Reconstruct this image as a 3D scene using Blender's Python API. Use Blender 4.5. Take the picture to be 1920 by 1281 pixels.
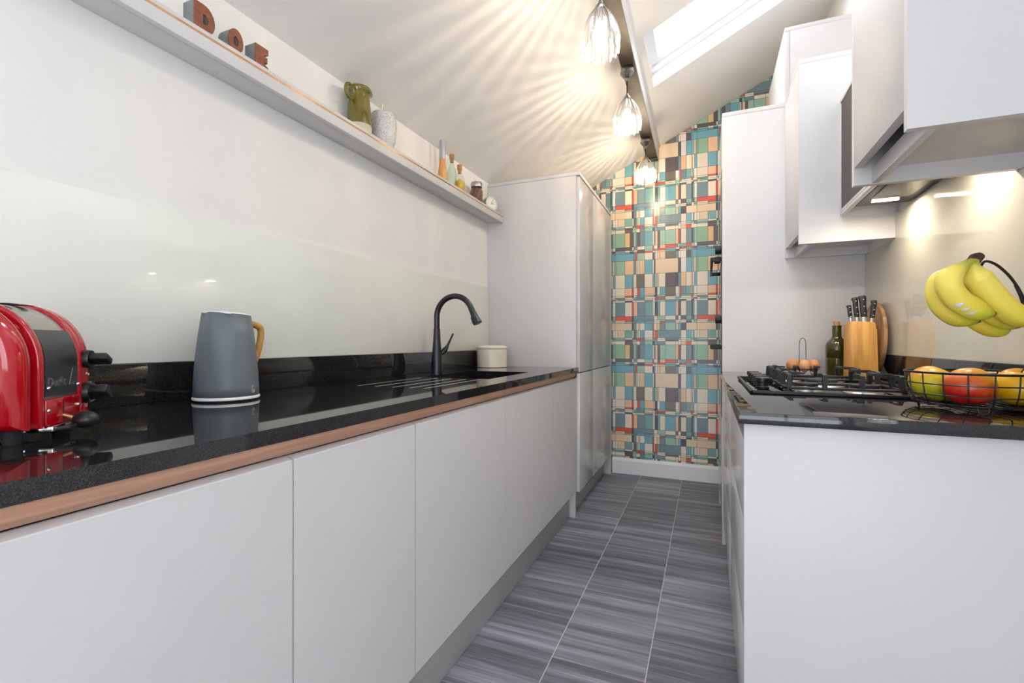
import bpy, bmesh, math, random
from mathutils import Vector, Matrix
random.seed(7)
for o in list(bpy.data.objects): bpy.data.objects.remove(o, do_unlink=True)
SC = bpy.context.scene
COL = SC.collection
PI = math.pi

# ------------------------------------------------------------------ camera, sky, lights, exposure
cam_d = bpy.data.cameras.new('camera'); cam = bpy.data.objects.new('camera', cam_d); COL.objects.link(cam)
cam_d.sensor_width = 36.0; cam_d.lens = 36.0 * 880 / 1920; cam_d.clip_start = 0.02
cam.location = (0, 0, 1.067); cam.rotation_euler = (PI / 2, 0, math.atan(366 / 880))
SC.camera = cam
W = bpy.data.worlds.new('overcast_sky'); SC.world = W; W.use_nodes = True
W.node_tree.nodes['Background'].inputs[0].default_value = (0.90, 0.95, 1.0, 1)
W.node_tree.nodes['Background'].inputs[1].default_value = 2.1

def area(name, loc, rot, sx, sy, power, color):
    d = bpy.data.lights.new(name, 'AREA'); d.shape = 'RECTANGLE'; d.size = sx; d.size_y = sy
    d.energy = power; d.color = color
    o = bpy.data.objects.new(name, d); COL.objects.link(o); o.location = loc; o.rotation_euler = rot
    return o
# daylight coming in through the glazed opening behind the camera and through the far roof window
area('daylight_garden_doors', (-0.33, -2.45, 0.55), (PI / 2, 0, 0), 1.7, 1.0, 10, (0.90, 0.945, 1.0))
area('fill_light_side', (0.69, -0.70, 1.45), (0, PI / 2, 0), 1.05, 1.05, 4.5, (0.90, 0.945, 1.0))  # added fill lamp, no window is known on this side
area('fill_light_roof_near', (-0.03, 1.38, 2.985), (0, -0.456, 0), 0.7, 0.5, 15, (0.91, 0.955, 1.0))  # added ceiling fill above an unseen second roof window
area('daylight_roof_window_far', (-0.03, 2.715, 3.0), (0, -0.456, 0), 0.7, 0.5, 5.5, (0.93, 0.965, 1.0))
VS = SC.view_settings
VS.view_transform = 'Standard'; VS.look = 'None'; VS.exposure = 0.78; VS.gamma = 1.0; VS.use_curve_mapping = False

# ------------------------------------------------------------------ materials
def lin(h):
    h = h.lstrip('#'); r = [int(h[i:i + 2], 16) / 255 for i in (0, 2, 4)]
    return tuple(c / 12.92 if c <= .04045 else ((c + .055) / 1.055) ** 2.4 for c in r) + (1,)
def new_mat(name):
    m = bpy.data.materials.new(name); m.use_nodes = True
    return m, m.node_tree, m.node_tree.nodes['Principled BSDF']
def N(nt, t, **kw):
    n = nt.nodes.new(t)
    for k, v in kw.items(): setattr(n, k, v)
    return n
def mat(name, c, rough=.5, metal=0., var=.04, scale=30., bump=0., spec=.5, emit=None, coat=0.):
    """plain paint / plastic / metal with a slight procedural variation"""
    m, nt, p = new_mat(name)
    p.inputs['Roughness'].default_value = rough; p.inputs['Metallic'].default_value = metal
    p.inputs['Specular IOR Level'].default_value = spec
    if coat: p.inputs['Coat Weight'].default_value = coat; p.inputs['Coat Roughness'].default_value = .03
    col = lin(c) if isinstance(c, str) else c
    tc = N(nt, 'ShaderNodeTexCoord'); no = N(nt, 'ShaderNodeTexNoise'); no.inputs['Scale'].default_value = scale
    no.inputs['Detail'].default_value = 3
    nt.links.new(tc.outputs['Object'], no.inputs['Vector'])
    cr = N(nt, 'ShaderNodeValToRGB')
    cr.color_ramp.elements[0].position = .3; cr.color_ramp.elements[1].position = .7
    cr.color_ramp.elements[0].color = tuple(max(0, v * (1 - var)) for v in col[:3]) + (1,)
    cr.color_ramp.elements[1].color = tuple(min(1, v * (1 + var)) for v in col[:3]) + (1,)
    nt.links.new(no.outputs['Fac'], cr.inputs[0]); nt.links.new(cr.outputs[0], p.inputs['Base Color'])
    if bump:
        b = N(nt, 'ShaderNodeBump'); b.inputs['Strength'].default_value = bump; b.inputs['Distance'].default_value = .002
        nt.links.new(no.outputs['Fac'], b.inputs['Height']); nt.links.new(b.outputs[0], p.inputs['Normal'])
    if emit:
        p.inputs['Emission Color'].default_value = lin(emit[0]); p.inputs['Emission Strength'].default_value = emit[1]
    return m
def wood(name, c1, c2, axis='Y', scale=6., stretch=12., rough=.45):
    m, nt, p = new_mat(name); p.inputs['Roughness'].default_value = rough
    tc = N(nt, 'ShaderNodeTexCoord'); mp = N(nt, 'ShaderNodeMapping')
    s = [stretch] * 3; s['XYZ'.index(axis)] = 1.0; mp.inputs['Scale'].default_value = s
    no = N(nt, 'ShaderNodeTexNoise'); no.inputs['Scale'].default_value = scale; no.inputs['Detail'].default_value = 6
    no.inputs['Distortion'].default_value = .6
    cr = N(nt, 'ShaderNodeValToRGB'); cr.color_ramp.elements[0].color = lin(c1); cr.color_ramp.elements[1].color = lin(c2)
    cr.color_ramp.elements[0].position = .35; cr.color_ramp.elements[1].position = .65
    L = nt.links.new
    L(tc.outputs['Object'], mp.inputs[0]); L(mp.outputs[0], no.inputs['Vector']); L(no.outputs['Fac'], cr.inputs[0])
    L(cr.outputs[0], p.inputs['Base Color'])
    return m
def granite(name, rough=.03):
    m, nt, p = new_mat(name); p.inputs['Roughness'].default_value = rough; p.inputs['IOR'].default_value = 1.55
    tc = N(nt, 'ShaderNodeTexCoord'); no = N(nt, 'ShaderNodeTexNoise'); no.inputs['Scale'].default_value = 700
    no.inputs['Detail'].default_value = 4
    cr = N(nt, 'ShaderNodeValToRGB')
    cr.color_ramp.elements[0].position = .40; cr.color_ramp.elements[0].color = lin('#141416')
    cr.color_ramp.elements[1].position = .75; cr.color_ramp.elements[1].color = lin('#38383a')
    L = nt.links.new
    L(tc.outputs['Object'], no.inputs['Vector']); L(no.outputs['Fac'], cr.inputs[0]); L(cr.outputs[0], p.inputs['Base Color'])
    return m
def pane(name, tint=(1, 1, 1, 1), base=.04, edge=.75, power=3.5, haze=0.0):
    """clear glass sheet: see-through, more reflective at glancing angles; haze = share of light the ribs scatter"""
    m, nt, p = new_mat(name); nt.nodes.remove(p)
    out = [n for n in nt.nodes if n.type == 'OUTPUT_MATERIAL'][0]
    tr = N(nt, 'ShaderNodeBsdfTransparent'); tr.inputs[0].default_value = tint
    gl = N(nt, 'ShaderNodeBsdfGlossy'); gl.inputs['Roughness'].default_value = .02
    lw = N(nt, 'ShaderNodeLayerWeight'); lw.inputs[0].default_value = .5
    pw = N(nt, 'ShaderNodeMath', operation='POWER'); pw.inputs[1].default_value = power
    ma = N(nt, 'ShaderNodeMath', operation='MULTIPLY_ADD'); ma.inputs[1].default_value = edge; ma.inputs[2].default_value = base; ma.use_clamp = True
    mx = N(nt, 'ShaderNodeMixShader'); L = nt.links.new
    L(lw.outputs['Facing'], pw.inputs[0]); L(pw.outputs[0], ma.inputs[0]); L(ma.outputs[0], mx.inputs[0])
    if haze:
        tl = N(nt, 'ShaderNodeBsdfTranslucent'); tl.inputs[0].default_value = (.95, .95, .93, 1)
        m2 = N(nt, 'ShaderNodeMixShader'); m2.inputs[0].default_value = haze
        L(tr.outputs[0], m2.inputs[1]); L(tl.outputs[0], m2.inputs[2]); L(m2.outputs[0], mx.inputs[1])
    else: L(tr.outputs[0], mx.inputs[1])
    L(gl.outputs[0], mx.inputs[2]); L(mx.outputs[0], out.inputs[0])
    return m
def floor_tiles():
    m, nt, p = new_mat('grey_streaked_floor_tile'); L = nt.links.new
    p.inputs['Roughness'].default_value = .42
    g = N(nt, 'ShaderNodeNewGeometry'); sx = N(nt, 'ShaderNodeSeparateXYZ'); L(g.outputs['Position'], sx.inputs[0])
    def M(op, a, b=None, c=None):
        n = N(nt, 'ShaderNodeMath', operation=op)
        for i, v in enumerate((a, b, c)):
            if v is None: continue
            if isinstance(v, (int, float)): n.inputs[i].default_value = v
            else: L(v, n.inputs[i])
        return n.outputs[0]
    u = M('DIVIDE', M('ADD', sx.outputs[0], .485), .305); cu = M('FLOOR', u); fu = M('FRACT', u)
    odd = M('FLOORED_MODULO', cu, 2.0)
    v = M('DIVIDE', M('SUBTRACT', M('SUBTRACT', sx.outputs[1], 1.518), M('MULTIPLY', odd, .236)), .4735)
    cv = M('FLOOR', v); fv = M('FRACT', v)
    eu = M('MULTIPLY', M('MINIMUM', fu, M('SUBTRACT', 1.0, fu)), .305)
    ev = M('MULTIPLY', M('MINIMUM', fv, M('SUBTRACT', 1.0, fv)), .4735)
    groutu = M('LESS_THAN', eu, .0013); groutv = M('MULTIPLY', M('LESS_THAN', ev, .0009), .55)
    grout = M('MAXIMUM', groutu, groutv)
    wn = N(nt, 'ShaderNodeTexWhiteNoise', noise_dimensions='2D'); cb = N(nt, 'ShaderNodeCombineXYZ'); L(cu, cb.inputs[0]); L(cv, cb.inputs[1])
    L(cb.outputs[0], wn.inputs['Vector'])
    co = N(nt, 'ShaderNodeCombineXYZ')
    L(M('ADD', M('MULTIPLY', sx.outputs[0], 1.1), M('MULTIPLY', wn.outputs['Value'], 37.0)), co.inputs[0])
    L(M('ADD', M('MULTIPLY', sx.outputs[1], 26.0), M('MULTIPLY', wn.outputs['Value'], 91.0)), co.inputs[1])
    n1 = N(nt, 'ShaderNodeTexNoise'); n1.inputs['Scale'].default_value = 1.0; n1.inputs['Detail'].default_value = 2; n1.inputs['Roughness'].default_value = .5
    L(co.outputs[0], n1.inputs['Vector'])
    co2 = N(nt, 'ShaderNodeCombineXYZ')
    L(M('MULTIPLY', sx.outputs[0], 4.0), co2.inputs[0]); L(M('ADD', M('MULTIPLY', sx.outputs[1], 190.0), M('MULTIPLY', wn.outputs['Value'], 55.0)), co2.inputs[1])
    n2 = N(nt, 'ShaderNodeTexNoise'); n2.inputs['Scale'].default_value = 1.0; n2.inputs['Detail'].default_value = 4; n2.inputs['Roughness'].default_value = .65
    L(co2.outputs[0], n2.inputs['Vector'])
    co3 = N(nt, 'ShaderNodeCombineXYZ')
    L(M('ADD', M('MULTIPLY', sx.outputs[0], .6), M('MULTIPLY', wn.outputs['Value'], 13.0)), co3.inputs[0])
    L(M('ADD', M('MULTIPLY', sx.outputs[1], 7.0), M('MULTIPLY', wn.outputs['Value'], 61.0)), co3.inputs[1])
    n3 = N(nt, 'ShaderNodeTexNoise'); n3.inputs['Scale'].default_value = 1.0; n3.inputs['Detail'].default_value = 1
    L(co3.outputs[0], n3.inputs['Vector'])
    s = M('ADD', M('ADD', M('MULTIPLY', n1.outputs['Fac'], .42), M('MULTIPLY', n2.outputs['Fac'], .38)), M('MULTIPLY', n3.outputs['Fac'], .30))
    s = M('ADD', s, M('MULTIPLY', M('SUBTRACT', wn.outputs['Value'], .5), .08))
    cr = N(nt, 'ShaderNodeValToRGB'); e = cr.color_ramp.elements
    e[0].position = .39; e[0].color = lin('#494850'); e[1].position = .75; e[1].color = lin('#b8b7c3')
    k = e.new(.54); k.color = lin('#777681')
    L(s, cr.inputs[0])
    mx = N(nt, 'ShaderNodeMix', data_type='RGBA'); L(grout, mx.inputs[0]); L(cr.outputs[0], mx.inputs[6]); mx.inputs[7].default_value = lin('#d2d1d4')
    L(mx.outputs[2], p.inputs['Base Color'])
    return m

M = dict(
    wall=mat('matt_white_wall_paint', '#f3f1ee', .6, var=.012, scale=8),
    ceil=mat('matt_white_ceiling_paint', '#f1efec', .7, var=.012, scale=8),
    trim=mat('white_gloss_trim', '#f2f2f2', .35, var=.01),
    frame=mat('white_lacquered_frame', '#f4f5f7', .35, var=.01),
    cab=mat('light_greige_lacquer', '#d7d5d6', .44, var=.012, scale=5),
    cabgloss=mat('light_greige_sheen_lacquer', '#d7d5d6', .13, var=.012, scale=5),
    cabin=mat('grey_cabinet_lining', '#a9a5a0', .5, var=.02),
    plinth=mat('grey_plinth', '#b4b2b2', .4, var=.02),
    darkpanel=mat('dark_grey_panel', '#4f4945', .55, var=.02),
    granite=granite('polished_black_granite'),
    groovelit=mat('granite_groove_lit_edge', '#b9b8b2', .5, var=.2, scale=300),  # light grey paints the lit edges of the drainer grooves
    splashl=mat('pale_sage_back_painted_glass', '#eceee6', .05, var=.01, scale=3),
    splashr=mat('lamp_warmed_back_painted_glass', '#d2ccbc', .05, var=.01, scale=3),  # same glass as the left, warm lamplight put into its colour
    rail=wood('brown_wood_rail', '#bd8d74', '#cb9f88', 'Y', 3, 40, .42),
    brass=mat('polished_brass', '#d8a878', .22, 1., var=.05),
    black=mat('matt_black_metal', '#232427', .38, .5, var=.1),
    iron=mat('black_cast_iron', '#2b2c2f', .5, .2, var=.12, scale=120, bump=.2),
    blackglass=mat('black_hob_glass', '#09090b', .04, var=.1),
    blackplastic=mat('black_plastic', '#1c1d1f', .35, var=.1),
    chrome=mat('polished_chrome', '#d4d4d4', .12, 1., var=.03),
    steel=mat('brushed_steel', '#b5b2ae', .3, 1., var=.08, scale=60),
    pewter=mat('pewter_metal', '#a09c97', .3, 1., var=.1),
    red=mat('glossy_red_enamel', '#b40219', .12, var=.05, scale=4, coat=.6),
    toasterdark=mat('steel_dark_reflection', '#4a4e50', .28, .6, var=.12, scale=90),
    kettle=mat('slate_blue_grey_coating', '#6b7379', .45, var=.06, scale=14),
    cream=mat('cream_enamel', '#e8e1d0', .22, var=.02),
    copper=mat('rusty_copper_face', '#94573e', .5, .25, var=.28, scale=55, bump=.2),
    concrete=mat('grey_concrete', '#8c9294', .75, var=.15, scale=60, bump=.2),
    rubber=mat('black_rubber', '#17171a', .7, var=.1),
    tap=mat('gunmetal_tap_finish', '#3c3e42', .28, .75, var=.05),
    sink=mat('black_composite_sink', '#15161a', .35, var=.15, scale=200),
    beam=mat('dark_olive_brown_steel', '#463d31', .45, .2, var=.35, scale=14, bump=.1),
    beamedge=mat('dark_steel_edge', '#34302a', .45, .4, var=.2, scale=14),
    cord=mat('dark_twisted_cord', '#3b352c', .7, var=.3, scale=300),
    glazegreen=mat('olive_green_glaze', '#716719', .08, var=.25, scale=22, coat=.5),
    stoneware=mat('raw_stoneware', '#d6cbb4', .7, var=.1),
    cork=mat('cork', '#c08a50', .8, var=.25, scale=160, bump=.3),
    oil=mat('golden_oil', '#e0b000', .05, var=.05),
    herbs=mat('red_brown_dried_flakes', '#7d4a3a', .8, var=.5, scale=160, bump=.5),
    clockgreen=mat('sage_green_enamel', '#5f8f78', .3, var=.05),
    white=mat('white_dial', '#f3f1ea', .4, var=.01),
    ink=mat('black_ink', '#26241f', .6, var=.05),
    beech=wood('warm_beech', '#c98a3c', '#e0aa5c', 'Z', 5, 14, .4),
    beechh=wood('warm_beech_handle', '#b88440', '#d3a25a', 'Z', 9, 8, .45),
    board=wood('worn_brown_board', '#8a5f3d', '#b98d62', 'Z', 7, 10, .55),
    millwood=wood('orange_beech_mill', '#c9843f', '#e0a264', 'Z', 9, 8, .4),
    bottlegreen=mat('dark_olive_bottle_glass', '#3a3610', .12, var=.2, scale=8, coat=.4),
    egg=mat('brown_eggshell', '#c58552', .55, var=.12, scale=60),
    eggpale=mat('pale_brown_eggshell', '#d39f6f', .55, var=.1, scale=60),
    stem=mat('dark_brown_stem', '#4a3626', .8, var=.3, scale=80),
    sticker=mat('white_paper_sticker', '#d8d6da', .6, var=.06),
    tinred=mat('crimson_label_print', '#b01238', .4, var=.05),
    tingrey=mat('pale_grey_tin_label', '#c9ced6', .35, var=.05),
    tinlid=mat('cream_tin_lid', '#e3d6c4', .35, var=.03),
    handle=mat('black_knife_handle', '#17181b', .4, var=.1),
    led=mat('lit_lamp_diffuser', '#fff6e6', .4, emit=('#fff0d6', 9.)),
    bulb=pane('bulb_glass', (1, 1, 1, 1), .03, .4, 3., .05), filament=mat('lit_filament', '#ffe9c4', .4, emit=('#ffe8ca', 3500.)),
    filter=mat('hood_grease_filter', '#77736c', .4, .6, var=.2, scale=200),
    hood=mat('black_hood_metal', '#2c2a28', .3, .4, var=.05),
    glass=pane('clear_fluted_glass', (.97, .97, .95, 1), .02, 1.0, .5, .005),
    jarglass=pane('clear_jar_glass', (.94, .97, .95, 1), .05, .6, 3.),
    oilglass=pane('greenish_bottle_glass', (.84, .93, .86, 1), .06, .6, 2.5),
    window=pane('roof_window_glass', (.98, .99, 1, 1), .04, .5, 5),
    floor=floor_tiles(),
)
def speckled_jar():
    m, nt, p = new_mat('speckled_white_grey_glaze'); L = nt.links.new; p.inputs['Roughness'].default_value = .3
    tc = N(nt, 'ShaderNodeTexCoord'); v = N(nt, 'ShaderNodeTexVoronoi'); v.inputs['Scale'].default_value = 250
    no = N(nt, 'ShaderNodeTexNoise'); no.inputs['Scale'].default_value = 35
    L(tc.outputs['Object'], v.inputs['Vector']); L(tc.outputs['Object'], no.inputs['Vector'])
    ad = N(nt, 'ShaderNodeMath', operation='MULTIPLY_ADD'); L(no.outputs['Fac'], ad.inputs[0]); ad.inputs[1].default_value = .55; L(v.outputs['Distance'], ad.inputs[2])
    cr = N(nt, 'ShaderNodeValToRGB'); cr.color_ramp.elements[0].position = .38; cr.color_ramp.elements[0].color = lin('#665e5b')
    cr.color_ramp.elements[1].position = .72; cr.color_ramp.elements[1].color = lin('#dedad8')
    L(ad.outputs[0], cr.inputs[0]); L(cr.outputs[0], p.inputs['Base Color'])
    return m
M['speckle'] = speckled_jar()
def fruit_skin(name, c1, c2, c3, axis):
    """skin whose blush follows the fruit's own side (object space)"""
    m, nt, p = new_mat(name); L = nt.links.new; p.inputs['Roughness'].default_value = .3
    tc = N(nt, 'ShaderNodeTexCoord'); dot = N(nt, 'ShaderNodeVectorMath', operation='DOT_PRODUCT'); dot.inputs[1].default_value = axis
    L(tc.outputs['Object'], dot.inputs[0])
    no = N(nt, 'ShaderNodeTexNoise'); no.inputs['Scale'].default_value = 38; no.inputs['Detail'].default_value = 6
    L(tc.outputs['Object'], no.inputs['Vector'])
    a = N(nt, 'ShaderNodeMath', operation='MULTIPLY_ADD'); L(dot.outputs['Value'], a.inputs[0]); a.inputs[1].default_value = 9.0
    b = N(nt, 'ShaderNodeMath', operation='MULTIPLY_ADD'); L(no.outputs['Fac'], b.inputs[0]); b.inputs[1].default_value = .55; b.inputs[2].default_value = .22
    L(b.outputs[0], a.inputs[2])
    cr = N(nt, 'ShaderNodeValToRGB'); e = cr.color_ramp.elements
    e[0].position = .2; e[0].color = lin(c1); e[1].position = .85; e[1].color = lin(c3); k = e.new(.52); k.color = lin(c2)
    L(a.outputs[0], cr.inputs[0]); L(cr.outputs[0], p.inputs['Base Color'])
    return m
M['skin_green'] = fruit_skin('yellow_green_fruit_skin', '#b9bd22', '#d8c92c', '#e08a2c', (-.3, .2, .9))
M['skin_red'] = fruit_skin('red_blushed_fruit_skin', '#c0201c', '#dc6a22', '#e8b52c', (.45, .2, .8))
M['skin_yellow'] = fruit_skin('golden_yellow_fruit_skin', '#e3a912', '#ecbc1e', '#dd8a20', (.2, .1, .9))
def banana_skin():
    m, nt, p = new_mat('banana_skin'); L = nt.links.new; p.inputs['Roughness'].default_value = .42
    at = N(nt, 'ShaderNodeAttribute', attribute_name='ripeness'); tc = N(nt, 'ShaderNodeTexCoord')
    no = N(nt, 'ShaderNodeTexNoise'); no.inputs['Scale'].default_value = 45; no.inputs['Detail'].default_value = 5
    L(tc.outputs['Object'], no.inputs['Vector'])
    cr = N(nt, 'ShaderNodeValToRGB'); e = cr.color_ramp.elements
    e[0].position = 0.; e[0].color = lin('#a9a838'); e[1].position = 1.; e[1].color = lin('#3b2f1c')
    for q, c in ((.1, '#c6c04a'), (.2, '#f8e56c'), (.62, '#f7df54'), (.86, '#d2cf34'), (.95, '#aeb22a'), (.975, '#4c4020')): k = e.new(q); k.color = lin(c)
    a = N(nt, 'ShaderNodeMath', operation='MULTIPLY_ADD'); L(no.outputs['Fac'], a.inputs[0]); a.inputs[1].default_value = .06; L(at.outputs['Fac'], a.inputs[2])
    s = N(nt, 'ShaderNodeMath', operation='SUBTRACT'); L(a.outputs[0], s.inputs[0]); s.inputs[1].default_value = .03
    L(s.outputs[0], cr.inputs[0]); L(cr.outputs[0], p.inputs['Base Color'])
    return m
M['banana'] = banana_skin()

# ------------------------------------------------------------------ mesh helpers
def BM(): return bmesh.new()
def add_box(bm, x0, x1, y0, y1, z0, z1, bevel=0., seg=2):
    r = bmesh.ops.create_cube(bm, size=1.0); vs = r['verts']
    for v in vs: v.co = Vector(((x0 + x1) / 2 + v.co.x * (x1 - x0), (y0 + y1) / 2 + v.co.y * (y1 - y0), (z0 + z1) / 2 + v.co.z * (z1 - z0)))
    if bevel:
        es = list({e for v in vs for e in v.link_edges})
        bmesh.ops.bevel(bm, geom=es, offset=bevel, segments=seg, profile=.5, affect='EDGES')
    return bm
def add_lathe(bm, prof, c=(0, 0, 0), n=32, flute=0., nf=20, scallop=0., sx=1., sy=1., rot=None):
    """prof = [(r, z)...]; closed at r = 0"""
    rings = []
    for (r, z) in prof:
        if r < 1e-6: rings.append([bm.verts.new((0, 0, z))]); continue
        ring = []
        for i in range(n):
            t = 2 * PI * i / n; k = 1 + flute * math.cos(nf * t)
            ring.append(bm.verts.new((r * k * math.cos(t) * sx, r * k * math.sin(t) * sy, z - (scallop * (1 + math.cos(nf * t)) if (r, z) == prof[0] else 0))))
        rings.append(ring)
    for a, b in zip(rings, rings[1:]):
        for i in range(n):
            j = (i + 1) % n
            if len(a) == 1 and len(b) == 1: continue
            if len(a) == 1: bm.faces.new((a[0], b[j], b[i]))
            elif len(b) == 1: bm.faces.new((a[i], a[j], b[0]))
            else: bm.faces.new((a[i], a[j], b[j], b[i]))
    mtx = Matrix.Translation(c) @ (rot if rot is not None else Matrix.Identity(4))
    for ring in rings:
        for v in ring: v.co = mtx @ v.co
    return bm
def smooth_path(pts, k=6, closed=False):
    P = [Vector(p) for p in pts]; out = []
    n = len(P)
    for i in range(n if closed else n - 1):
        p0 = P[(i - 1) % n] if closed or i > 0 else P[0] * 2 - P[1]
        p1 = P[i]; p2 = P[(i + 1) % n]
        p3 = P[(i + 2) % n] if closed or i + 2 < n else P[-1] * 2 - P[-2]
        for s in range(k):
            t = s / k
            out.append(.5 * ((2 * p1) + (p2 - p0) * t + (2 * p0 - 5 * p1 + 4 * p2 - p3) * t * t + (3 * p1 - p0 - 3 * p2 + p3) * t ** 3))
    if not closed: out.append(P[-1])
    return out
def add_tube(bm, pts, r, n=8, closed=False, rad=None, cap=True, sx=1.):
    """tube along pts; rad = list of radii"""
    P = [Vector(p) for p in pts]; m = len(P); rings = []; last = None
    for i, p in enumerate(P):
        a = P[i - 1] if (i > 0 or closed) else p; b = P[(i + 1) % m] if (i < m - 1 or closed) else p
        t = (b - a).normalized() if (b - a).length > 1e-9 else Vector((0, 0, 1))
        if last is None:
            u = t.orthogonal().normalized()
            if abs(t.z) < .95: u = (Vector((0, 0, 1)) - t * t.z).normalized()
        else:
            u = last - t * last.dot(t)
            u = u.normalized() if u.length > 1e-6 else t.orthogonal().normalized()
        last = u; w = t.cross(u); rr = rad[i] if rad else r
        rings.append([bm.verts.new(p + (u * math.cos(2 * PI * j / n) + w * math.sin(2 * PI * j / n) * sx) * rr) for j in range(n)])
    prs = list(zip(rings, rings[1:])) + ([(rings[-1], rings[0])] if closed else [])
    for a, b in prs:
        for j in range(n): bm.faces.new((a[j], a[(j + 1) % n], b[(j + 1) % n], b[j]))
    if cap and not closed:
        bm.faces.new(list(reversed(rings[0]))); bm.faces.new(rings[-1])
    return rings
def add_prism(bm, poly, axis, a0, a1, bevel=0., seg=2):
    """extrude a 2-D polygon along an axis; poly in the other two axes in xyz order"""
    def mk(q, a):
        if axis == 'x': return (a, q[0], q[1])
        if axis == 'y': return (q[0], a, q[1])
        return (q[0], q[1], a)
    A = [bm.verts.new(mk(q, a0)) for q in poly]; B = [bm.verts.new(mk(q, a1)) for q in poly]; n = len(poly)
    fs = [bm.faces.new(A), bm.faces.new(list(reversed(B)))]
    for i in range(n): fs.append(bm.faces.new((A[i], B[i], B[(i + 1) % n], A[(i + 1) % n])))
    bmesh.ops.recalc_face_normals(bm, faces=fs)
    if bevel:
        es = [e for f in fs[:2] for e in f.edges]
        bmesh.ops.bevel(bm, geom=list(set(es)), offset=bevel, segments=seg, profile=.5, affect='EDGES')
    return bm
def slab(bm, xs, ys, z0, z1, holes=()):
    """slab from a cell grid, cells in holes left open"""
    nx, ny = len(xs) - 1, len(ys) - 1
    T = {}; Bt = {}
    def V(d, i, j, z):
        if (i, j) not in d: d[(i, j)] = bm.verts.new((xs[i], ys[j], z))
        return d[(i, j)]
    full = {(i, j) for i in range(nx) for j in range(ny)} - set(holes)
    for (i, j) in full:
        bm.faces.new([V(T, i, j, z1), V(T, i + 1, j, z1), V(T, i + 1, j + 1, z1), V(T, i, j + 1, z1)])
        bm.faces.new([V(Bt, i, j + 1, z0), V(Bt, i + 1, j + 1, z0), V(Bt, i + 1, j, z0), V(Bt, i, j, z0)])
        for (di, dj, p, q) in ((-1, 0, (i, j + 1), (i, j)), (1, 0, (i + 1, j), (i + 1, j + 1)), (0, -1, (i, j), (i + 1, j)), (0, 1, (i + 1, j + 1), (i, j + 1))):
            if (i + di, j + dj) not in full:
                bm.faces.new([V(Bt, *p, z0), V(Bt, *q, z0), V(T, *q, z1), V(T, *p, z1)])
    return bm
def world_loc(o):
    v = Vector((0, 0, 0))
    while o is not None: v += o.location; o = o.parent
    return v
def obj(name, bm, m, parent=None, origin=None, local=False, smooth=True, angle=40, solid=0.):
    bmesh.ops.recalc_face_normals(bm, faces=bm.faces[:])
    me = bpy.data.meshes.new(name); 
    off = Vector((0, 0, 0))
    if not local:
        off = world_loc(parent) if parent is not None else (Vector(origin) if origin is not None else off)
        bmesh.ops.translate(bm, verts=bm.verts[:], vec=-off)
    bm.to_mesh(me); bm.free()
    for mm in (m if isinstance(m, (list, tuple)) else [m]): me.materials.append(mm)
    o = bpy.data.objects.new(name, me); COL.objects.link(o)
    if parent is not None: o.parent = parent
    elif origin is not None: o.location = origin
    if smooth:
        for p in me.polygons: p.use_smooth = True
        try: me.set_sharp_from_angle(angle=math.radians(angle))
        except Exception: pass
    if solid:
        s = o.modifiers.new('thickness', 'SOLIDIFY'); s.thickness = solid
    return o
def tag(o, label, cat, group=None):
    o['label'] = label; o['category'] = cat
    if group: o['group'] = group
    return o
def thing(name, label, cat, loc=(0, 0, 0), rotz=0., group=None):
    o = bpy.data.objects.new(name, None); COL.objects.link(o); o.empty_display_size = .05
    o.location = loc; o.rotation_euler = (0, 0, rotz)
    return tag(o, label, cat, group)
def struct(name, bm, m, smooth=False):
    o = obj(name, bm, m, smooth=smooth); o['kind'] = 'structure'; return o
def box_obj(name, m, parent, dims, bevel=.0015, **kw):
    return obj(name, add_box(BM(), *dims, bevel=bevel), m, parent, **kw)
def text_bm(body, size, depth, mtx, align='CENTER'):
    cu = bpy.data.curves.new('lettering', 'FONT'); cu.body = body; cu.size = size; cu.extrude = depth; cu.align_x = align; cu.align_y = 'CENTER'
    ob = bpy.data.objects.new('lettering', cu); COL.objects.link(ob)
    bpy.context.view_layer.update()
    me = bpy.data.meshes.new_from_object(ob.evaluated_get(bpy.context.evaluated_depsgraph_get()))
    bm = BM(); bm.from_mesh(me); bpy.data.objects.remove(ob, do_unlink=True); bpy.data.curves.remove(cu); bpy.data.meshes.remove(me)
    bm.transform(mtx); return bm

# ------------------------------------------------------------------ setting
XL, XR, YB, YF = -1.335, .6995, 3.86, -2.6
def cz(x, y): return 2.10 + .49 * (x - XL) + .012 * (y - 2.0)
struct('floor', add_box(BM(), XL - .1, XR + .1, YF - .1, YB + .1, -.06, 0), M['floor'])
struct('wall_left', add_box(BM(), XL - .1, XL, YF - .1, YB + .1, 0, 2.35), M['wall'])
bm = BM()
for d in ((YF - .1, -1.25, 0, 3.3), (-.15, YB + .1, 0, 3.3), (-1.25, -.15, 0, .9), (-1.25, -.15, 2.0, 3.3)): add_box(bm, XR, XR + .1, *d)
struct('wall_right', bm, M['wall'])
bm = BM()
for d in ((-1.25, -.15, .9, .96), (-1.25, -.15, 1.94, 2.0), (-1.25, -1.19, .96, 1.94), (-.21, -.15, .96, 1.94), (-.73, -.67, .96, 1.94)): add_box(bm, XR + .02, XR + .08, *d)
wn3 = struct('window_added_side', bm, M['frame'])  # unseen window added to carry the side fill lamp
obj('pane', add_box(BM(), XR + .048, XR + .052, -1.2, -.2, .95, 1.95), M['window'], wn3, smooth=False)
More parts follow.
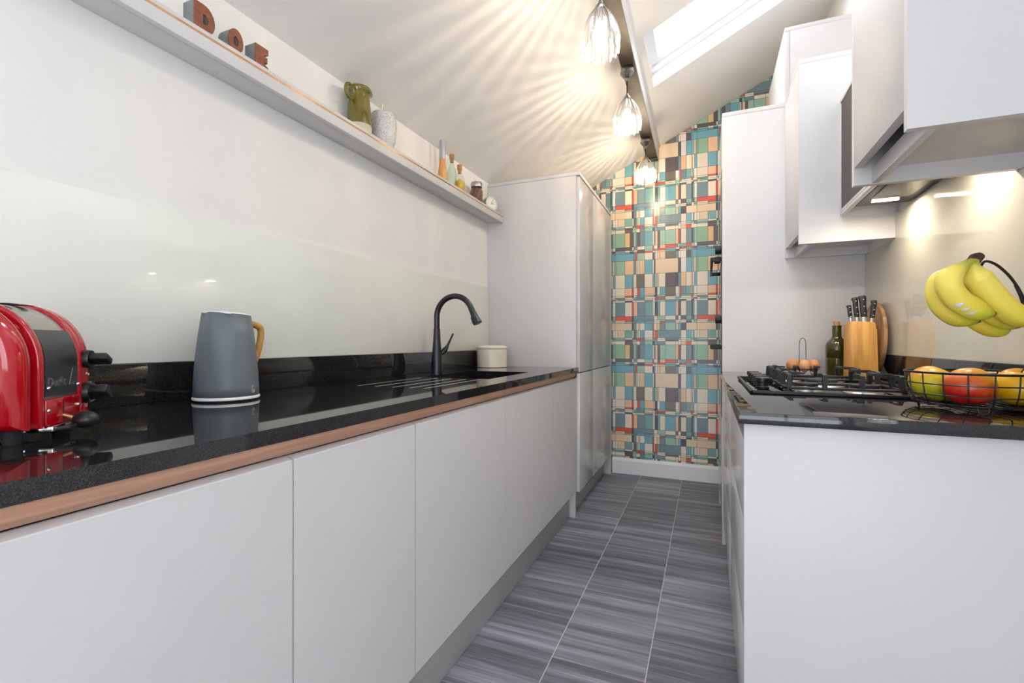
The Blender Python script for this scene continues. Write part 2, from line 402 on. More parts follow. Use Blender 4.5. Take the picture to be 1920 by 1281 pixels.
# front wall behind the camera with a wide glazed opening
bm = BM()
add_box(bm, XL, -1.2, YF - .1, YF, 0, 3.3); add_box(bm, .55, XR, YF - .1, YF, 0, 3.3); add_box(bm, -1.2, .55, YF - .1, YF, 2.3, 3.3)
struct('wall_front', bm, M['wall'])
bm = BM()
for x0, x1 in ((-1.2, -1.14), (-.36, -.30), (.49, .55)): add_box(bm, x0, x1, YF - .08, YF - .02, 0, 2.3)
for z0, z1 in ((0, .06), (2.24, 2.3)): add_box(bm, -1.14, -.36, YF - .08, YF - .02, z0, z1); add_box(bm, -.30, .49, YF - .08, YF - .02, z0, z1)
dr = struct('door_1', bm, M['frame'])
obj('pane', add_box(BM(), -1.14, .49, YF - .052, YF - .048, .06, 2.24), M['window'], dr)

# papered back wall: one repeat of the plaid print, laid out in metres
PAL = dict(b='#ecd2b2', c='#f0e3cf', u='#78b0c0', s='#7d949c', t='#80afad', m='#a2c8b4', g='#9bc3a4', d='#6a5f60', n='#7c736a', r='#e25b45',
           p='#efc6a0', a='#e8c48c', w='#efe9e2', k='#4d545c', y='#d9c48a', v='#5f5560')
wp_keys = list(PAL)
wp_mats = [mat('wallpaper_line', '#3c4545', .35, var=.02)] + [mat('wallpaper_print_%s' % PAL[k][1:], PAL[k], .3, var=.02, scale=60) for k in wp_keys]
def rowdef(s):
    out = []
    for tok in s.split():
        out.append((tok[-1], int(tok[:-1])))
    return out   # (colour, right edge)
WP = [  # (height in scan units, colour runs from 110 to 1335)
 (215, '255s 360c 385r 440p 555s 670t 690c 705w 745k 780t 860c 1015u 1058p 1095d 1175c 1255s 1275k 1295t 1335w'),
 (62, '360r 385k 690s 740c 860m 1015c 1055n 1095c 1175d 1255t 1295d 1335m'),
 (22, '255c 360r 385k 440s 550u 690s 780c 860m 1015s 1095c 1175w 1255s 1290c 1335t'),
 (24, '255b 360g 425s 550u 690t 780w 860r 1015t 1075c 1175b 1255d 1290w 1335m'),
 (108, '360b 385k 425s 455c 480p 550w 670u 690r 735c 780p 860s 1015m 1040y 1055c 1095u 1175v 1335b'),
 (116, '145c 255b 365t 385w 425n 455m 480c 550u 670w 690r 705c 740r 780t 1095s 1175c 1255u 1275w 1295t 1335c'),
 (26, '255m 370c 385d 425n 480r 550r 670c 690t 740r 860c 1055s 1095u 1175c 1255m 1290t 1335s'),
 (24, '255t 370d 425m 480r 550s 690g 740t 860w 1055n 1095c 1175c 1255m 1290c 1335t'),
 (54, '255c 370d 425m 480c 550s 670m 700k 740t 860s 1015c 1055w 1095c 1175p 1250r 1335c'),
 (218, '255g 330a 385d 420m 440s 480d 550s 670u 690c 710s 745p 780d 860m 1015m 1055p 1075r 1095d 1175c 1255s 1275k 1295s 1335m'),
 (52, '365d 385w 440s 550c 670m 690r 745c 780d 860p 1015r 1055s 1075c 1180t 1250r 1295m 1335w'),
 (26, '255t 330c 385u 440c 550d 670m 705r 745t 860r 1015u 1075w 1100k 1175r 1255t 1290r 1335d'),
 (26, '255u 330s 385k 440s 550d 670r 705w 745c 860p 1015t 1075k 1175c 1255t 1290u 1335s'),
 (108, '385u 415s 440r 550m 670c 690k 710s 740w 780p 860b 1015n 1060s 1085c 1175w 1250d 1270u 1335u'),
 (214, '125g 255g 385p 420s 440p 455c 475w 550p 670u 690w 710d 1055b 1095v 1175w 1255u 1290u 1320p 1335g'),
 (206, '255c 365u 385t 425c 550n 670c 690t 705s 740m 760p 860c 1010d 1055v 1095s 1175p 1250c 1270p 1295c 1335u'),
 (118, '255c 360p 385r 440c 480r 550u 690p 705c 740k 780w 860u 1015n 1060w 1075c 1095r 1175s 1250t 1270p 1290t 1335w'),
 (26, '255c 360r 385k 425c 480s 550t 690m 740k 860m 1015n 1075w 1100r 1255t 1290r 1335c'),
 (26, '255s 370c 425m 550s 670c 705w 740r 860r 1015c 1075m 1100t 1250c 1275r 1335w'),
 (24, '160p 255t 370c 385w 550s 670p 705w 745r 860s 1015c 1075m 1250w 1275c 1335s'),
 (25, '255c 370k 425c 550c 670s 705c 745t 860m 1015s 1075t 1175d 1255c 1290k 1335c'),
]
def xs_of(X):   # print position -> metres on the wall
    ks = [(110, -.692), (255, -.615), (440, -.517), (670, -.399), (860, -.303), (1095, -.188), (1335, -.072)]
    for (a, xa), (b, xb) in zip(ks, ks[1:]):
        if X <= b: return xa + (xb - xa) * (X - a) / (b - a)
    return -.072
RW = .62; total = sum(r[0] for r in WP); RH = 1.72 * .5235
bm = BM()
def quad(x0, x1, z0, z1, y, mi):
    f = bm.faces.new([bm.verts.new((x0, y, z0)), bm.verts.new((x1, y, z0)), bm.verts.new((x1, y, z1)), bm.verts.new((x0, y, z1))]); f.material_index = mi
quad(XL, XR, 0, 3.3, YB, 0)
LW = .0011
for rv in range(-2, 3):
    zt = 1.382 + rv * RH
    for (h, s) in WP:
        zb = zt - RH * h / total
        if zt > 0.05 and zb < 3.2:
            for ru in range(-1, 3):
                x0 = -.692 + ru * RW
                for c, e in rowdef(s):
                    x1 = xs_of(e) + ru * RW
                    a, b = max(x0, XL), min(x1, XR)
                    if b - a > .004 and zb < cz(b, YB) + .05:
                        quad(a + LW, b - LW, max(zb, 0) + LW, zt - LW, YB - .0004, 1 + wp_keys.index(c))
                    x0 = x1
        zt = zb
me = bpy.data.meshes.new('wall_back'); bm.to_mesh(me); bm.free()
for mm in wp_mats: me.materials.append(mm)
wb = bpy.data.objects.new('wall_back', me); COL.objects.link(wb); wb['kind'] = 'structure'

# sloping ceiling with two roof-window openings, the nearer one added for fill
SKY = [(-.30, .42, 2.455, 2.975), (-.30, .42, 1.12, 1.64)]
xs = [XL, -.30, .42, XR]; ys = [YF, 1.12, 1.64, 2.455, 2.975, YB]
bm = BM(); cache = {}
def cv(i, j):
    if (i, j) not in cache: cache[(i, j)] = bm.verts.new((xs[i], ys[j], cz(xs[i], ys[j])))
    return cache[(i, j)]
for i in range(3):
    for j in range(5):
        if (i, j) in ((1, 1), (1, 3)): continue
        bm.faces.new([cv(i, j), cv(i, j + 1), cv(i + 1, j + 1), cv(i + 1, j)])
nrm = Vector((-.49, -.012, 1)).normalized()
for (x0, x1, y0, y1) in SKY:       # plastered reveals
    q = [Vector((x, y, cz(x, y))) for x, y in ((x0, y0), (x1, y0), (x1, y1), (x0, y1))]
    for k in range(4):
        a, b = q[k], q[(k + 1) % 4]
        bm.faces.new([bm.verts.new(p) for p in (a, b, b + nrm * .17, a + nrm * .17)])
# roof build-up above, so that no daylight leaks round the edges
q = [Vector((x, y, cz(x, y))) + nrm * .17 for x in xs for y in ys]
for i in range(3):
    for j in range(5):
        if (i, j) in ((1, 1), (1, 3)): continue
        bm.faces.new([bm.verts.new(Vector((xs[a], ys[b], cz(xs[a], ys[b]))) + nrm * .17) for a, b in ((i, j), (i + 1, j), (i + 1, j + 1), (i, j + 1))])
o = bpy.data.objects.new('ceiling', bpy.data.meshes.new('ceiling')); bm.to_mesh(o.data); bm.free(); o.data.materials.append(M['ceil']); COL.objects.link(o); o['kind'] = 'structure'
def roof_window(name, x0, x1, y0, y1):
    mtx = Matrix.Translation((0, 0, 0))
    ex = Vector((1, 0, .49)).normalized(); ey = Vector((0, 1, .012)).normalized(); en = ex.cross(ey).normalized()
    o0 = Vector((x0, y0, cz(x0, y0))); L_ = (Vector((x1, y0, cz(x1, y0))) - o0).length; H_ = y1 - y0
    R = Matrix((ex, ey, en)).transposed().to_4x4(); T = Matrix.Translation(o0) @ R
    bm = BM()
    def rect(i, w, n0, n1):
        add_box(bm, i, L_ - i, i, i + w, n0, n1); add_box(bm, i, L_ - i, H_ - i - w, H_ - i, n0, n1)
        add_box(bm, i, i + w, i + w, H_ - i - w, n0, n1); add_box(bm, L_ - i - w, L_ - i, i + w, H_ - i - w, n0, n1)
    rect(.002, .028, .075, .168)
    bm.transform(T); fr = struct(name, bm, M['frame'])
    bm = BM(); rect(.036, .05, .10, .15); bm.transform(T); sash = obj('sash', bm, M['frame'], fr, smooth=False)
    bm = BM(); add_box(bm, .08, L_ - .08, .08, H_ - .08, .124, .128); bm.transform(T); obj('pane', bm, M['window'], sash, smooth=False)
roof_window('window_1', *SKY[0]); roof_window('window_added_roof', *SKY[1])  # second one is unseen, added for its fill light

# purlin along the ceiling: dark steel underside, plastered flank
def prism_y(bm, prof0, prof1, y0, y1):
    A = [bm.verts.new((x, y0, z)) for x, z in prof0]; B = [bm.verts.new((x, y1, z)) for x, z in prof1]; n = len(A)
    bm.faces.new(A); bm.faces.new(list(reversed(B)))
    for i in range(n): bm.faces.new((A[i], B[i], B[(i + 1) % n], A[(i + 1) % n]))
bm = BM()
ya, yb_ = -2.6, 3.857
def bx(y): return (-.407 - .0177 * (y - 1.99) , -.337 - .0128 * (y - 1.99))
(l0, r0), (l1, r1) = bx(ya), bx(yb_)
prism_y(bm, [(l0, 2.5), (r0, 2.5), (r0, 2.512), (l0, 2.512)], [(l1, 2.5), (r1, 2.5), (r1, 2.512), (l1, 2.512)], ya, yb_)
struct('trim_1', bm, M['beam'])
bm = BM()
prism_y(bm, [(l0 + .006, 2.513), (r0, 2.513), (r0 + .004, 2.585), (r0 + .02, 2.605), (r0, 2.68), (l0 + .006, 2.62)], [(l1 + .006, 2.513), (r1, 2.513), (r1 + .004, 2.585), (r1 + .02, 2.605), (r1, 2.68), (l1 + .006, 2.62)], ya, yb_)
struct('trim_2', bm, M['ceil'])
bm = BM(); add_box(bm, l1 - .004, r1 + .004, 3.79, 3.857, 2.488, 2.5, .002); struct('trim_3', bm, M['beamedge'])

bm = BM(); add_prism(bm, [(YB, 0), (YB - .018, 0), (YB - .018, .105), (YB - .012, .122), (YB, .126)], 'x', -.715, .12)
struct('baseboard_back', bm, M['trim'])

# ------------------------------------------------------------------ left run
# base cabinets
LB = [(-.33, .27, 'grey base cabinet at the near end of the left run, cut by the photo edge', 0),
      (.27, .672, 'wide grey base cabinet below the red toaster, leftmost in view', 0),
      (.672, 1.081, 'narrow grey base cabinet below the slate kettle, second in the left run', 0),
      (1.081, 1.701, 'wide grey base cabinet just left of the sink, third in the left run', 0),
      (1.701, 2.32, 'wide grey base cabinet below the black sink, fourth in the left run', 0),
      (2.32, 2.766, 'last grey base cabinet of the left run, beside the tall larder', 0)]
LB = LB[1:]
LB[0] = (.06, .672, LB[0][2], 0)
def base_cab(y0, y1, label):
    t = thing('base_cabinet', label, 'cabinet', (-1.02, (y0 + y1) / 2, .15), group='handleless base cabinets on the left')
    bm = BM(); g = .0015
    add_box(bm, -1.30, -.758, y0 + g, y0 + g + .018, .15, .872); add_box(bm, -1.30, -.758, y1 - g - .018, y1 - g, .15, .872)
    add_box(bm, -1.30, -.758, y0 + .02, y1 - .02, .15, .168); add_box(bm, -1.30, -1.292, y0 + .02, y1 - .02, .168, .70)
    add_box(bm, -.80, -.758, y0 + .02, y1 - .02, .80, .83)
    obj('carcass', bm, M['cabin'], t)
    bm = BM(); add_prism(bm, [(-.756, .157), (-.736, .157), (-.735, .158), (-.735, .838), (-.7362, .8398), (-.752, .846), (-.756, .846)], 'y', y0 + .0018, y1 - .0018)
    obj('door', bm, M['cab'], t, smooth=False)
for y0, y1, lab, _ in LB: base_cab(y0, y1, lab)
bm = BM(); add_box(bm, -1.29, -.7365, 2.767, 2.786, 0, .8815, .0008)
tag(obj('end_panel', bm, M['cab'], origin=(-1.0, 2.776, 0)), 'slim grey end panel reaching the floor where the left base run meets the tall larder', 'panel')
bm = BM(); add_box(bm, -.788, -.772, .06, 2.766, 0, .152, .0008)
tag(obj('plinth', bm, M['plinth'], origin=(-.78, 1.4, 0)), 'long grey plinth under the left row of base cabinets', 'plinth')
# wooden grip rail below the worktop edge
prof = [(-.756, .8815), (-.727, .8815), (-.727, .878)]
for k in range(9):
    a = k / 8 * PI / 2; prof.append((-.756 + .029 * math.cos(a) * .97, .874 - .0255 * math.sin(a)))

t = thing('handle_rail', 'rounded brown wooden grip rail under the left worktop edge', 'rail', (-.74, 1.4, .84))
bm = BM(); add_prism(bm, prof, 'y', .06, 2.74); obj('grip', bm, M['rail'], t)
bm = BM(); add_box(bm, -.756, -.728, 2.741, 2.766, .8485, .8812, .002); obj('end_cap', bm, M['darkpanel'], t)
# worktop with sink cut-out and drainer grooves
gx = [-1.147, -1.071, -.997, -.928, -.872]; gw = .0035
xs = [XL + .001, -1.165] + sum(([g - gw, g + gw] for g in gx), [])
xs = sorted(xs + [-.84, -.722]); ys = [-.4, 1.33, 1.735, 1.77, 2.245, 2.788]
holes = []
ix0, ix1 = xs.index(-1.165), xs.index(-.84)
for i in range(ix0, ix1): holes.append((i, 3))
for g in gx: holes.append((xs.index(g - gw), 1))
t = thing('worktop', 'polished black granite worktop with drainer grooves along the left wall', 'worktop', (-1.03, 1.2, .882))
obj('slab', slab(BM(), xs, ys, .882, .91, holes), M['granite'], t, smooth=False)
for g in gx:
    bm = BM(); add_prism(bm, [(g - gw, .884), (g + gw, .884), (g + gw, .9099), (g + gw * .5, .9095), (g - gw * .5, .9095), (g - gw, .9099)], 'y', 1.33, 1.735)
    obj('drainer_groove', bm, M['groovelit'], t, smooth=False)
# undermount sink
t = thing('sink', 'black undermount sink below the tall dark tap', 'sink', (-1.0, 2.0, .70))
bm = BM()
x0, x1, y0, y1 = -1.175, -.83, 1.76, 2.255
for d in ((x0 - .01, x0, y0 - .01, y1 + .01), (x1, x1 + .01, y0 - .01, y1 + .01), (x0, x1, y0 - .01, y0), (x0, x1, y1, y1 + .01)): add_box(bm, *d, .70, .8818)
add_box(bm, x0, x1, y0, y1, .70, .708); obj('basin', bm, M['sink'], t, smooth=False)
bm = BM(); add_lathe(bm, [(0, .709), (.04, .709), (.043, .7125), (.03, .714), (0, .7125)], (-1.0, 2.0, 0), 24); obj('drain', bm, M['chrome'], t)
# upstand + glass splashback
bm = BM(); add_box(bm, XL + .001, XL + .021, -.4, 2.788, .9105, 1.012, .001)
tag(obj('upstand', bm, M['granite'], origin=(XL + .01, 1.2, .9105)), 'black granite upstand behind the left worktop', 'upstand')
bm = BM(); add_box(bm, XL + .001, XL + .008, -.4, 2.788, 1.0125, 1.42, .001)
tag(obj('splashback', bm, M['splashl'], origin=(XL + .004, 1.2, 1.0125)), 'pale sage glass splashback on the left wall below the shelf', 'splashback')

# long display shelf
t = thing('wall_shelf', 'long light grey wall shelf with brass inlay on the left wall', 'shelf', (-1.28, 1.5, 1.835))
bm = BM(); add_box(bm, XL + .001, -1.253, .0, 2.787, 1.842, 1.888, .001); obj('board', bm, M['cab'], t)
bm = BM(); add_box(bm, -1.2415, -1.222, .0, 2.787, 1.835, 1.888, .0015); obj('front_rail', bm, M['cab'], t)
bm = BM(); add_box(bm, -1.2535, -1.241, .0, 2.786, 1.872, 1.8875); obj('shadow_gap', bm, M['rubber'], t)  # black filler paints the shade inside the gap
bm = BM(); add_box(bm, -1.2225, -1.2212, .0, 2.787, 1.8705, 1.8765); obj('inlay', bm, M['brass'], t)

# tall larder at the far end of the left run
t = thing('tall_cabinet', 'tall light grey larder cabinet with four doors left of the patterned wall', 'cabinet', (-1.03, 3.3, 0))
bm = BM(); add_box(bm, XL + .001, -.7375, 2.79, 2.808, .15, 2.079, .0008); add_box(bm, XL + .001, -.7375, 3.77, 3.788, .15, 2.079, .0008)
add_box(bm, XL + .001, -.745, 2.808, 3.77, .15, .168); add_box(bm, XL + .001, XL + .01, 2.808, 3.77, .168, 2.079); add_box(bm, XL + .01, -.745, 2.808, 3.77, .866, .884)
obj('carcass', bm, M['cab'], t)
bm = BM(); add_box(bm, XL + .001, -.715, 2.788, 3.81, 2.08, 2.1, .001); obj('top_panel', bm, M['cab'], t)
bm = BM(); add_box(bm, -1.2, -.715, 3.79, 3.812, 0, 2.079, .001); obj('end_panel', bm, M['cab'], t)
for y0, y1 in ((2.798, 3.157), (3.161, 3.786)):
    for z0, z1 in ((.15, .873), (.879, 2.072)):
        bm = BM(); add_box(bm, -.7365, -.717, y0, y1, z0, z1, .001); obj('door', bm, M['cabgloss'], t)
bm = BM(); add_box(bm, -.79, -.772, 2.79, 3.79, 0, .149, .0008); obj('plinth', bm, M['plinth'], t)
bm = BM()
for k in range(5): add_box(bm, -.7722, -.7705, 3.17 + k * .09, 3.17 + k * .09 + .07, .075, .135)
obj('vent_grille', bm, M['blackplastic'], t)

# ------------------------------------------------------------------ right run
YT = 2.70
def base_right(y0, y1, label, splits):
    t = thing('base_drawer_unit', label, 'cabinet', (.39, (y0 + y1) / 2, .1), group='base drawer units below the hob')
    bm = BM(); add_box(bm, .098, .69, y0 + .001, y0 + .019, .1, .872); add_box(bm, .098, .69, y1 - .019, y1 - .001, .1, .872); add_box(bm, .098, .69, y0 + .02, y1 - .02, .1, .118)
    add_box(bm, .68, .69, y0 + .02, y1 - .02, .12, .87); obj('carcass', bm, M['cabin'], t)
    for z0, z1 in splits:
        bm = BM(); add_box(bm, .077, .097, y0 + .0015, y1 - .0015, z0, z1, .001); obj('drawer_front', bm, M['cabgloss'], t)
S3 = [(.15, .40), (.404, .65), (.654, .842)]
base_right(1.203, 1.82, 'grey drawer unit on the right, nearest the white end panel', S3)
base_right(1.82, 2.44, 'grey drawer unit on the right, below the far half of the hob', S3)
base_right(2.44, 2.698, 'narrow grey unit on the right, beside the oven housing', [(.15, .842)])
bm = BM(); add_box(bm, .13, .146, 1.203, 2.69, 0, .099); tag(obj('plinth', bm, M['plinth'], origin=(.138, 1.9, 0)), 'grey plinth under the right row of drawer units', 'plinth')
bm = BM(); add_box(bm, .077, .698, 1.182, 1.202, 0, .883, .001)
tag(obj('end_panel', bm, M['cab'], origin=(.39, 1.19, 0)), 'large pale grey end panel below the right worktop, facing the viewer', 'panel')
bm = BM(); add_box(bm, .064, .6985, 1.16, YT - .002, .884, .91, .0015)
tag(obj('worktop', bm, M['granite'], origin=(.38, 1.9, .884)), 'short black granite worktop on the right carrying the gas hob', 'worktop')
bm = BM(); add_box(bm, .679, .6985, 1.16, YT - .002, .9105, 1.012, .001)
tag(obj('upstand', bm, M['granite'], origin=(.689, 1.9, .9105)), 'black granite upstand behind the right worktop and fruit basket', 'upstand')
bm = BM(); add_prism(bm, [(1.0, 1.0125), (2.698, 1.0125), (2.698, 1.479), (2.3115, 1.479), (2.3115, 1.581), (1.5215, 1.581), (1.5215, 1.479), (1.0, 1.479)], 'x', .6915, .6985)
tag(obj('splashback', bm, M['splashr'], origin=(.695, 1.9, 1.0125)), 'glass splashback tinted by warm lamp light on the right wall below the extractor', 'splashback')

# tall oven housing
t = thing('oven_housing', 'tall light grey oven housing standing beside the right worktop', 'cabinet', (.38, 3.0, 0))
bm = BM(); add_box(bm, .0725, .6985, YT, YT + .02, 0, 2.244, .0008); obj('side_panel', bm, M['cab'], t)
bm = BM(); add_box(bm, .0725, .6985, 3.38, 3.40, 0, 2.244, .0008); obj('side_panel', bm, M['cab'], t)
bm = BM(); add_box(bm, .0725, .6985, YT, 3.40, 2.245, 2.266, .0008); obj('top_panel', bm, M['cab'], t)
for z0, z1 in ((.10, .66), (1.99, 2.24)):
    bm = BM(); add_box(bm, .0735, .093, YT + .022, 3.378, z0, z1, .001); obj('door', bm, M['cabgloss'], t)
bm = BM(); add_box(bm, .11, .69, YT + .021, 3.379, .10, .118); add_box(bm, .11, .69, YT + .021, 3.379, .645, .66); add_box(bm, .11, .69, YT + .021, 3.379, 1.25, 1.262); add_box(bm, .11, .69, YT + .021, 3.379, 1.985, 2.0); add_box(bm, .682, .69, YT + .021, 3.379, .10, 2.24)
obj('carcass', bm, M['cabin'], t)
bm = BM(); add_box(bm, .11, .126, YT + .021, 3.379, 0, .099); obj('plinth', bm, M['plinth'], t)
def oven(z0, z1, zh, knobs, label):
    t = thing('oven', label, 'oven', (.3, 3.04, z0), group=None)
    bm = BM(); add_box(bm, .093, .60, YT + .03, 3.37, z0 + .001, z1 - .001); obj('body', bm, M['steel'], t)
    bm = BM(); add_box(bm, .071, .092, YT + .023, 3.377, z0 + .001, z1 - .001, .002); obj('glass_front', bm, M['blackglass'], t)
    y0, y1 = YT + .03, 3.35
    bm = BM()
    for y in (y0, y1 - .022): add_box(bm, .024, .071, y, y + .022, zh - .011, zh + .011, .002)
    add_box(bm, .016, .030, y0, y1, zh - .012, zh + .012, .003); obj('handle', bm, M['black'], t)
    for k in knobs:
        bm = BM(); add_lathe(bm, [(0, -.014), (.02, -.014), (.022, -.01), (.022, .014), (.019, .017), (0, .017)], (.055, k[0], k[1]), 24, rot=Matrix.Rotation(PI / 2, 4, 'Y')); obj('knob', bm, M['black'], t)
oven(1.262, 1.985, 1.505, ((2.86, 1.575), (3.2, 1.575)), 'upper black built-in oven with two knobs, only its handle showing past the housing')
oven(.66, 1.25, 1.037, ((2.86, 1.19),), 'lower black built-in oven under the other, its bar handle just showing')
# storage box on top of the housing
t = thing('top_box_cabinet', 'pale grey box cabinet standing on top of the oven housing', 'cabinet', (.53, 3.05, 2.267))
bm = BM(); add_box(bm, .381, .6985, YT, YT + .018, 2.2665, 2.62, .0008); add_box(bm, .381, .6985, 3.36, 3.38, 2.2665, 2.62, .0008); add_box(bm, .381, .6985, YT + .018, 3.36, 2.2665, 2.284); add_box(bm, .69, .6985, YT + .018, 3.36, 2.284, 2.62)
obj('carcass', bm, M['cab'], t)
bm = BM(); add_box(bm, .36, .6985, YT, 3.38, 2.6205, 2.641, .0008); obj('top_panel', bm, M['cab'], t)
bm = BM(); add_box(bm, .36, .38, YT + .0005, 3.378, 2.268, 2.6195, .001); obj('door', bm, M['cab'], t)

# wall cabinets with a recessed grip
def wall_cab(y0, y1, label):
    xf, zb, zt = .36, 1.481, 2.266
    t = thing('wall_cabinet', label, 'cabinet', (.53, (y0 + y1) / 2, zb), group='grey wall cabinets on the right')
    for a, b in ((y0, y0 + .018), (y1 - .018, y1)):
        bm = BM(); add_prism(bm, [(xf, zb), (.6985, zb), (.6985, zt - .021), (xf + .022, zt - .021), (xf + .022, 1.53), (xf, 1.53)] if False else [(xf, zb), (.6985, zb), (.6985, zt - .0205), (xf, zt - .0205)], 'y', a, b)
        obj('side_panel', bm, M['cab'], t, smooth=False)
    bm = BM(); add_box(bm, xf, .6985, y0, y1, zt - .02, zt, .0008); obj('top_panel', bm, M['cab'], t)
    bm = BM(); add_box(bm, xf + .064, .6985, y0 + .018, y1 - .018, 1.520, 1.538); add_box(bm, .69, .6985, y0 + .018, y1 - .018, 1.533, zt - .021); obj('bottom_shelf', bm, M['cab'], t)
    bm = BM(); add_box(bm, xf + .040, xf + .056, y0 + .018, y1 - .018, 1.483, 1.524, .0006); obj('grip_rail', bm, M['cab'], t)
    bm = BM(); add_box(bm, xf, xf + .02, y0 + .0185, y1 - .0185, 1.526, zt - .022, .0006); obj('door', bm, M['cab'], t)
wall_cab(1.14, 1.52, 'large grey wall cabinet nearest the viewer, cut by the top right corner')
wall_cab(2.312, 2.698, 'grey wall cabinet between the extractor unit and the oven housing')
# extractor unit
t = thing('extractor_hood', 'recessed extractor unit with dark front panel between two grey wall cabinets', 'extractor', (.6, 1.92, 1.585))
bm = BM(); add_box(bm, .526, .6985, 1.522, 1.54, 1.60, 2.058); add_box(bm, .526, .6985, 2.292, 2.31, 1.60, 2.058); add_box(bm, .526, .6985, 1.54, 2.292, 2.04, 2.058)
add_box(bm, .506, .525, 1.522, 2.31, 2.048, 2.06, .001); add_box(bm, .506, .525, 1.522, 2.31, 1.597, 1.609, .001); add_box(bm, .506, .525, 2.300, 2.31, 1.6095, 2.0475, .001); add_box(bm, .506, .525, 1.522, 1.532, 1.6095, 2.0475, .001)
add_box(bm, .5065, .522, 1.522, 2.31, 1.585, 1.5965, .0008)
obj('casing', bm, M['cab'], t)
bm = BM(); add_box(bm, .509, .525, 1.5325, 2.2995, 1.6095, 2.0475); obj('front_panel', bm, M['darkpanel'], t)
bm = BM(); add_box(bm, .523, .690, 1.56, 2.165, 1.583, 1.603, .003); obj('underside_plate', bm, M['hood'], t)
bm = BM(); add_box(bm, .545, .66, 1.62, 2.06, 1.579, 1.5829, .002); flt = obj('grease_filter', bm, M['filter'], t)
bm = BM(); add_box(bm, .585, .62, 2.035, 2.052, 1.577, 1.5789); obj('filter_latch', bm, M['steel'], flt)
for y in (2.105, 1.585):
    bm = BM(); add_box(bm, .56, .64, y - .008, y + .008, 1.580, 1.5829, .001); obj('lamp', bm, M['led'], t)
for y in (2.08, 1.62):
    d = bpy.data.lights.new('hood_lamp_light', 'AREA'); d.shape = 'RECTANGLE'; d.size = .09; d.size_y = .03; d.energy = 0.95; d.color = (1, .89, .72)
    o = bpy.data.objects.new('hood_lamp_light', d); COL.objects.link(o); o.location = (.60, y, 1.574)

# ------------------------------------------------------------------ pendants
def pendant(x, y, zb, label, n):
    t = thing('pendant_lamp', label, 'lamp', (x, y, 2.4995), group='fluted glass pendants on the beam')
    zt = zb + .155
    bm = BM(); add_lathe(bm, [(0, 2.4995), (.031, 2.4995), (.033, 2.496), (.033, 2.478), (.036, 2.476), (.036, 2.468), (.030, 2.462), (.024, 2.452), (.014, 2.445), (.009, 2.442), (.009, 2.430), (.006, 2.428), (0, 2.428)], (x, y, 0), 32)
    obj('ceiling_rose', bm, M['pewter'], t)
    bm = BM()
    for ph in (0, PI):
        L_ = 2.429 - (zt + .028); m = 40
        add_tube(bm, [(x + .0022 * math.cos(ph + i * 1.1), y + .0022 * math.sin(ph + i * 1.1), 2.429 - L_ * i / m) for i in range(m + 1)], .0022, 6)
    obj('cord', bm, M['cord'], t)
    bm = BM(); add_lathe(bm, [(0, zt + .03), (.006, zt + .03), (.009, zt + .022), (.016, zt + .014), (.021, zt + .004), (.021, zt - .004), (.014, zt - .006), (.014, zt - .05), (0, zt - .05)], (x, y, 0), 24)
    obj('lamp_holder', bm, M['pewter'], t)
    prof = [(r, z * .816) for r, z in ((.0665, 0), (.0695, .02), (.0700, .04), (.0680, .065), (.0635, .092), (.056, .12), (.0455, .147), (.034, .17), (.024, .184), (.020, .19))]
    bm = BM(); add_lathe(bm, [(r, zb + z) for r, z in prof], (x, y, 0), 144, flute=.075, nf=16, scallop=.004)
    obj('lamp_shade', bm, M['glass'], t, angle=80)
    bm = BM(); add_lathe(bm, [(0, zt - .128), (.014, zt - .126), (.024, zt - .117), (.029, zt - .102), (.027, zt - .086), (.019, zt - .068), (.013, zt - .055), (.012, zt - .051), (0, zt - .051)], (x, y, 0), 24)
    bl_ = obj('bulb', bm, M['bulb'], t)
    bm = BM(); add_lathe(bm, [(0, zt - .112), (.0022, zt - .110), (.0022, zt - .078), (0, zt - .076)], (x, y, 0), 10); obj('filament', bm, M['filament'], bl_)
pendant(-.3675, 1.736, 2.146, 'fluted glass pendant lamp nearest the viewer, cut by the photo top', 1)
pendant(-.387, 2.5, 2.178, 'middle one of three fluted glass pendant lamps, its whole rose and cord in view', 2)
pendant(-.4015, 3.42, 2.196, 'fluted glass pendant lamp furthest back, hanging before the patterned wall', 3)

# ------------------------------------------------------------------ toaster
tz = math.radians(42.2)
t = thing('toaster', 'glossy red toaster with dark painted-in reflection and black knobs on the left worktop', 'toaster', (-.966, .402, .91), tz)
def arch(inset=0., zb=.02, L_=.26, zt=.222, sh=.12, rx=.085):
    i = inset; p = [(-L_ + i, zb), (-i, zb), (-i, sh)]
    for k in range(1, 13):
        a = k / 12 * PI / 2; p.append((-i - (rx - i) * (1 - math.cos(a)), sh + (zt - i - sh) * math.sin(a)))
    for k in range(0, 13):
        a = PI / 2 - k / 12 * PI / 2; p.append((-L_ + i + (rx - i) * (1 - math.cos(a)), sh + (zt - i - sh) * math.sin(a)))
    return p
bm = BM(); add_prism(bm, arch(.003, .022), 'y', -.060, -.012, .026, 9); add_prism(bm, arch(0), 'y', -.014, 0, .004, 3)
obj('side_panel', bm, M['red'], t, local=True)
bm = BM(); add_prism(bm, arch(0), 'y', .10, .113, .004, 3); add_prism(bm, arch(.002, .022), 'y', .112, .146, .012, 5)
far = obj('side_panel', bm, M['red'], t, local=True)
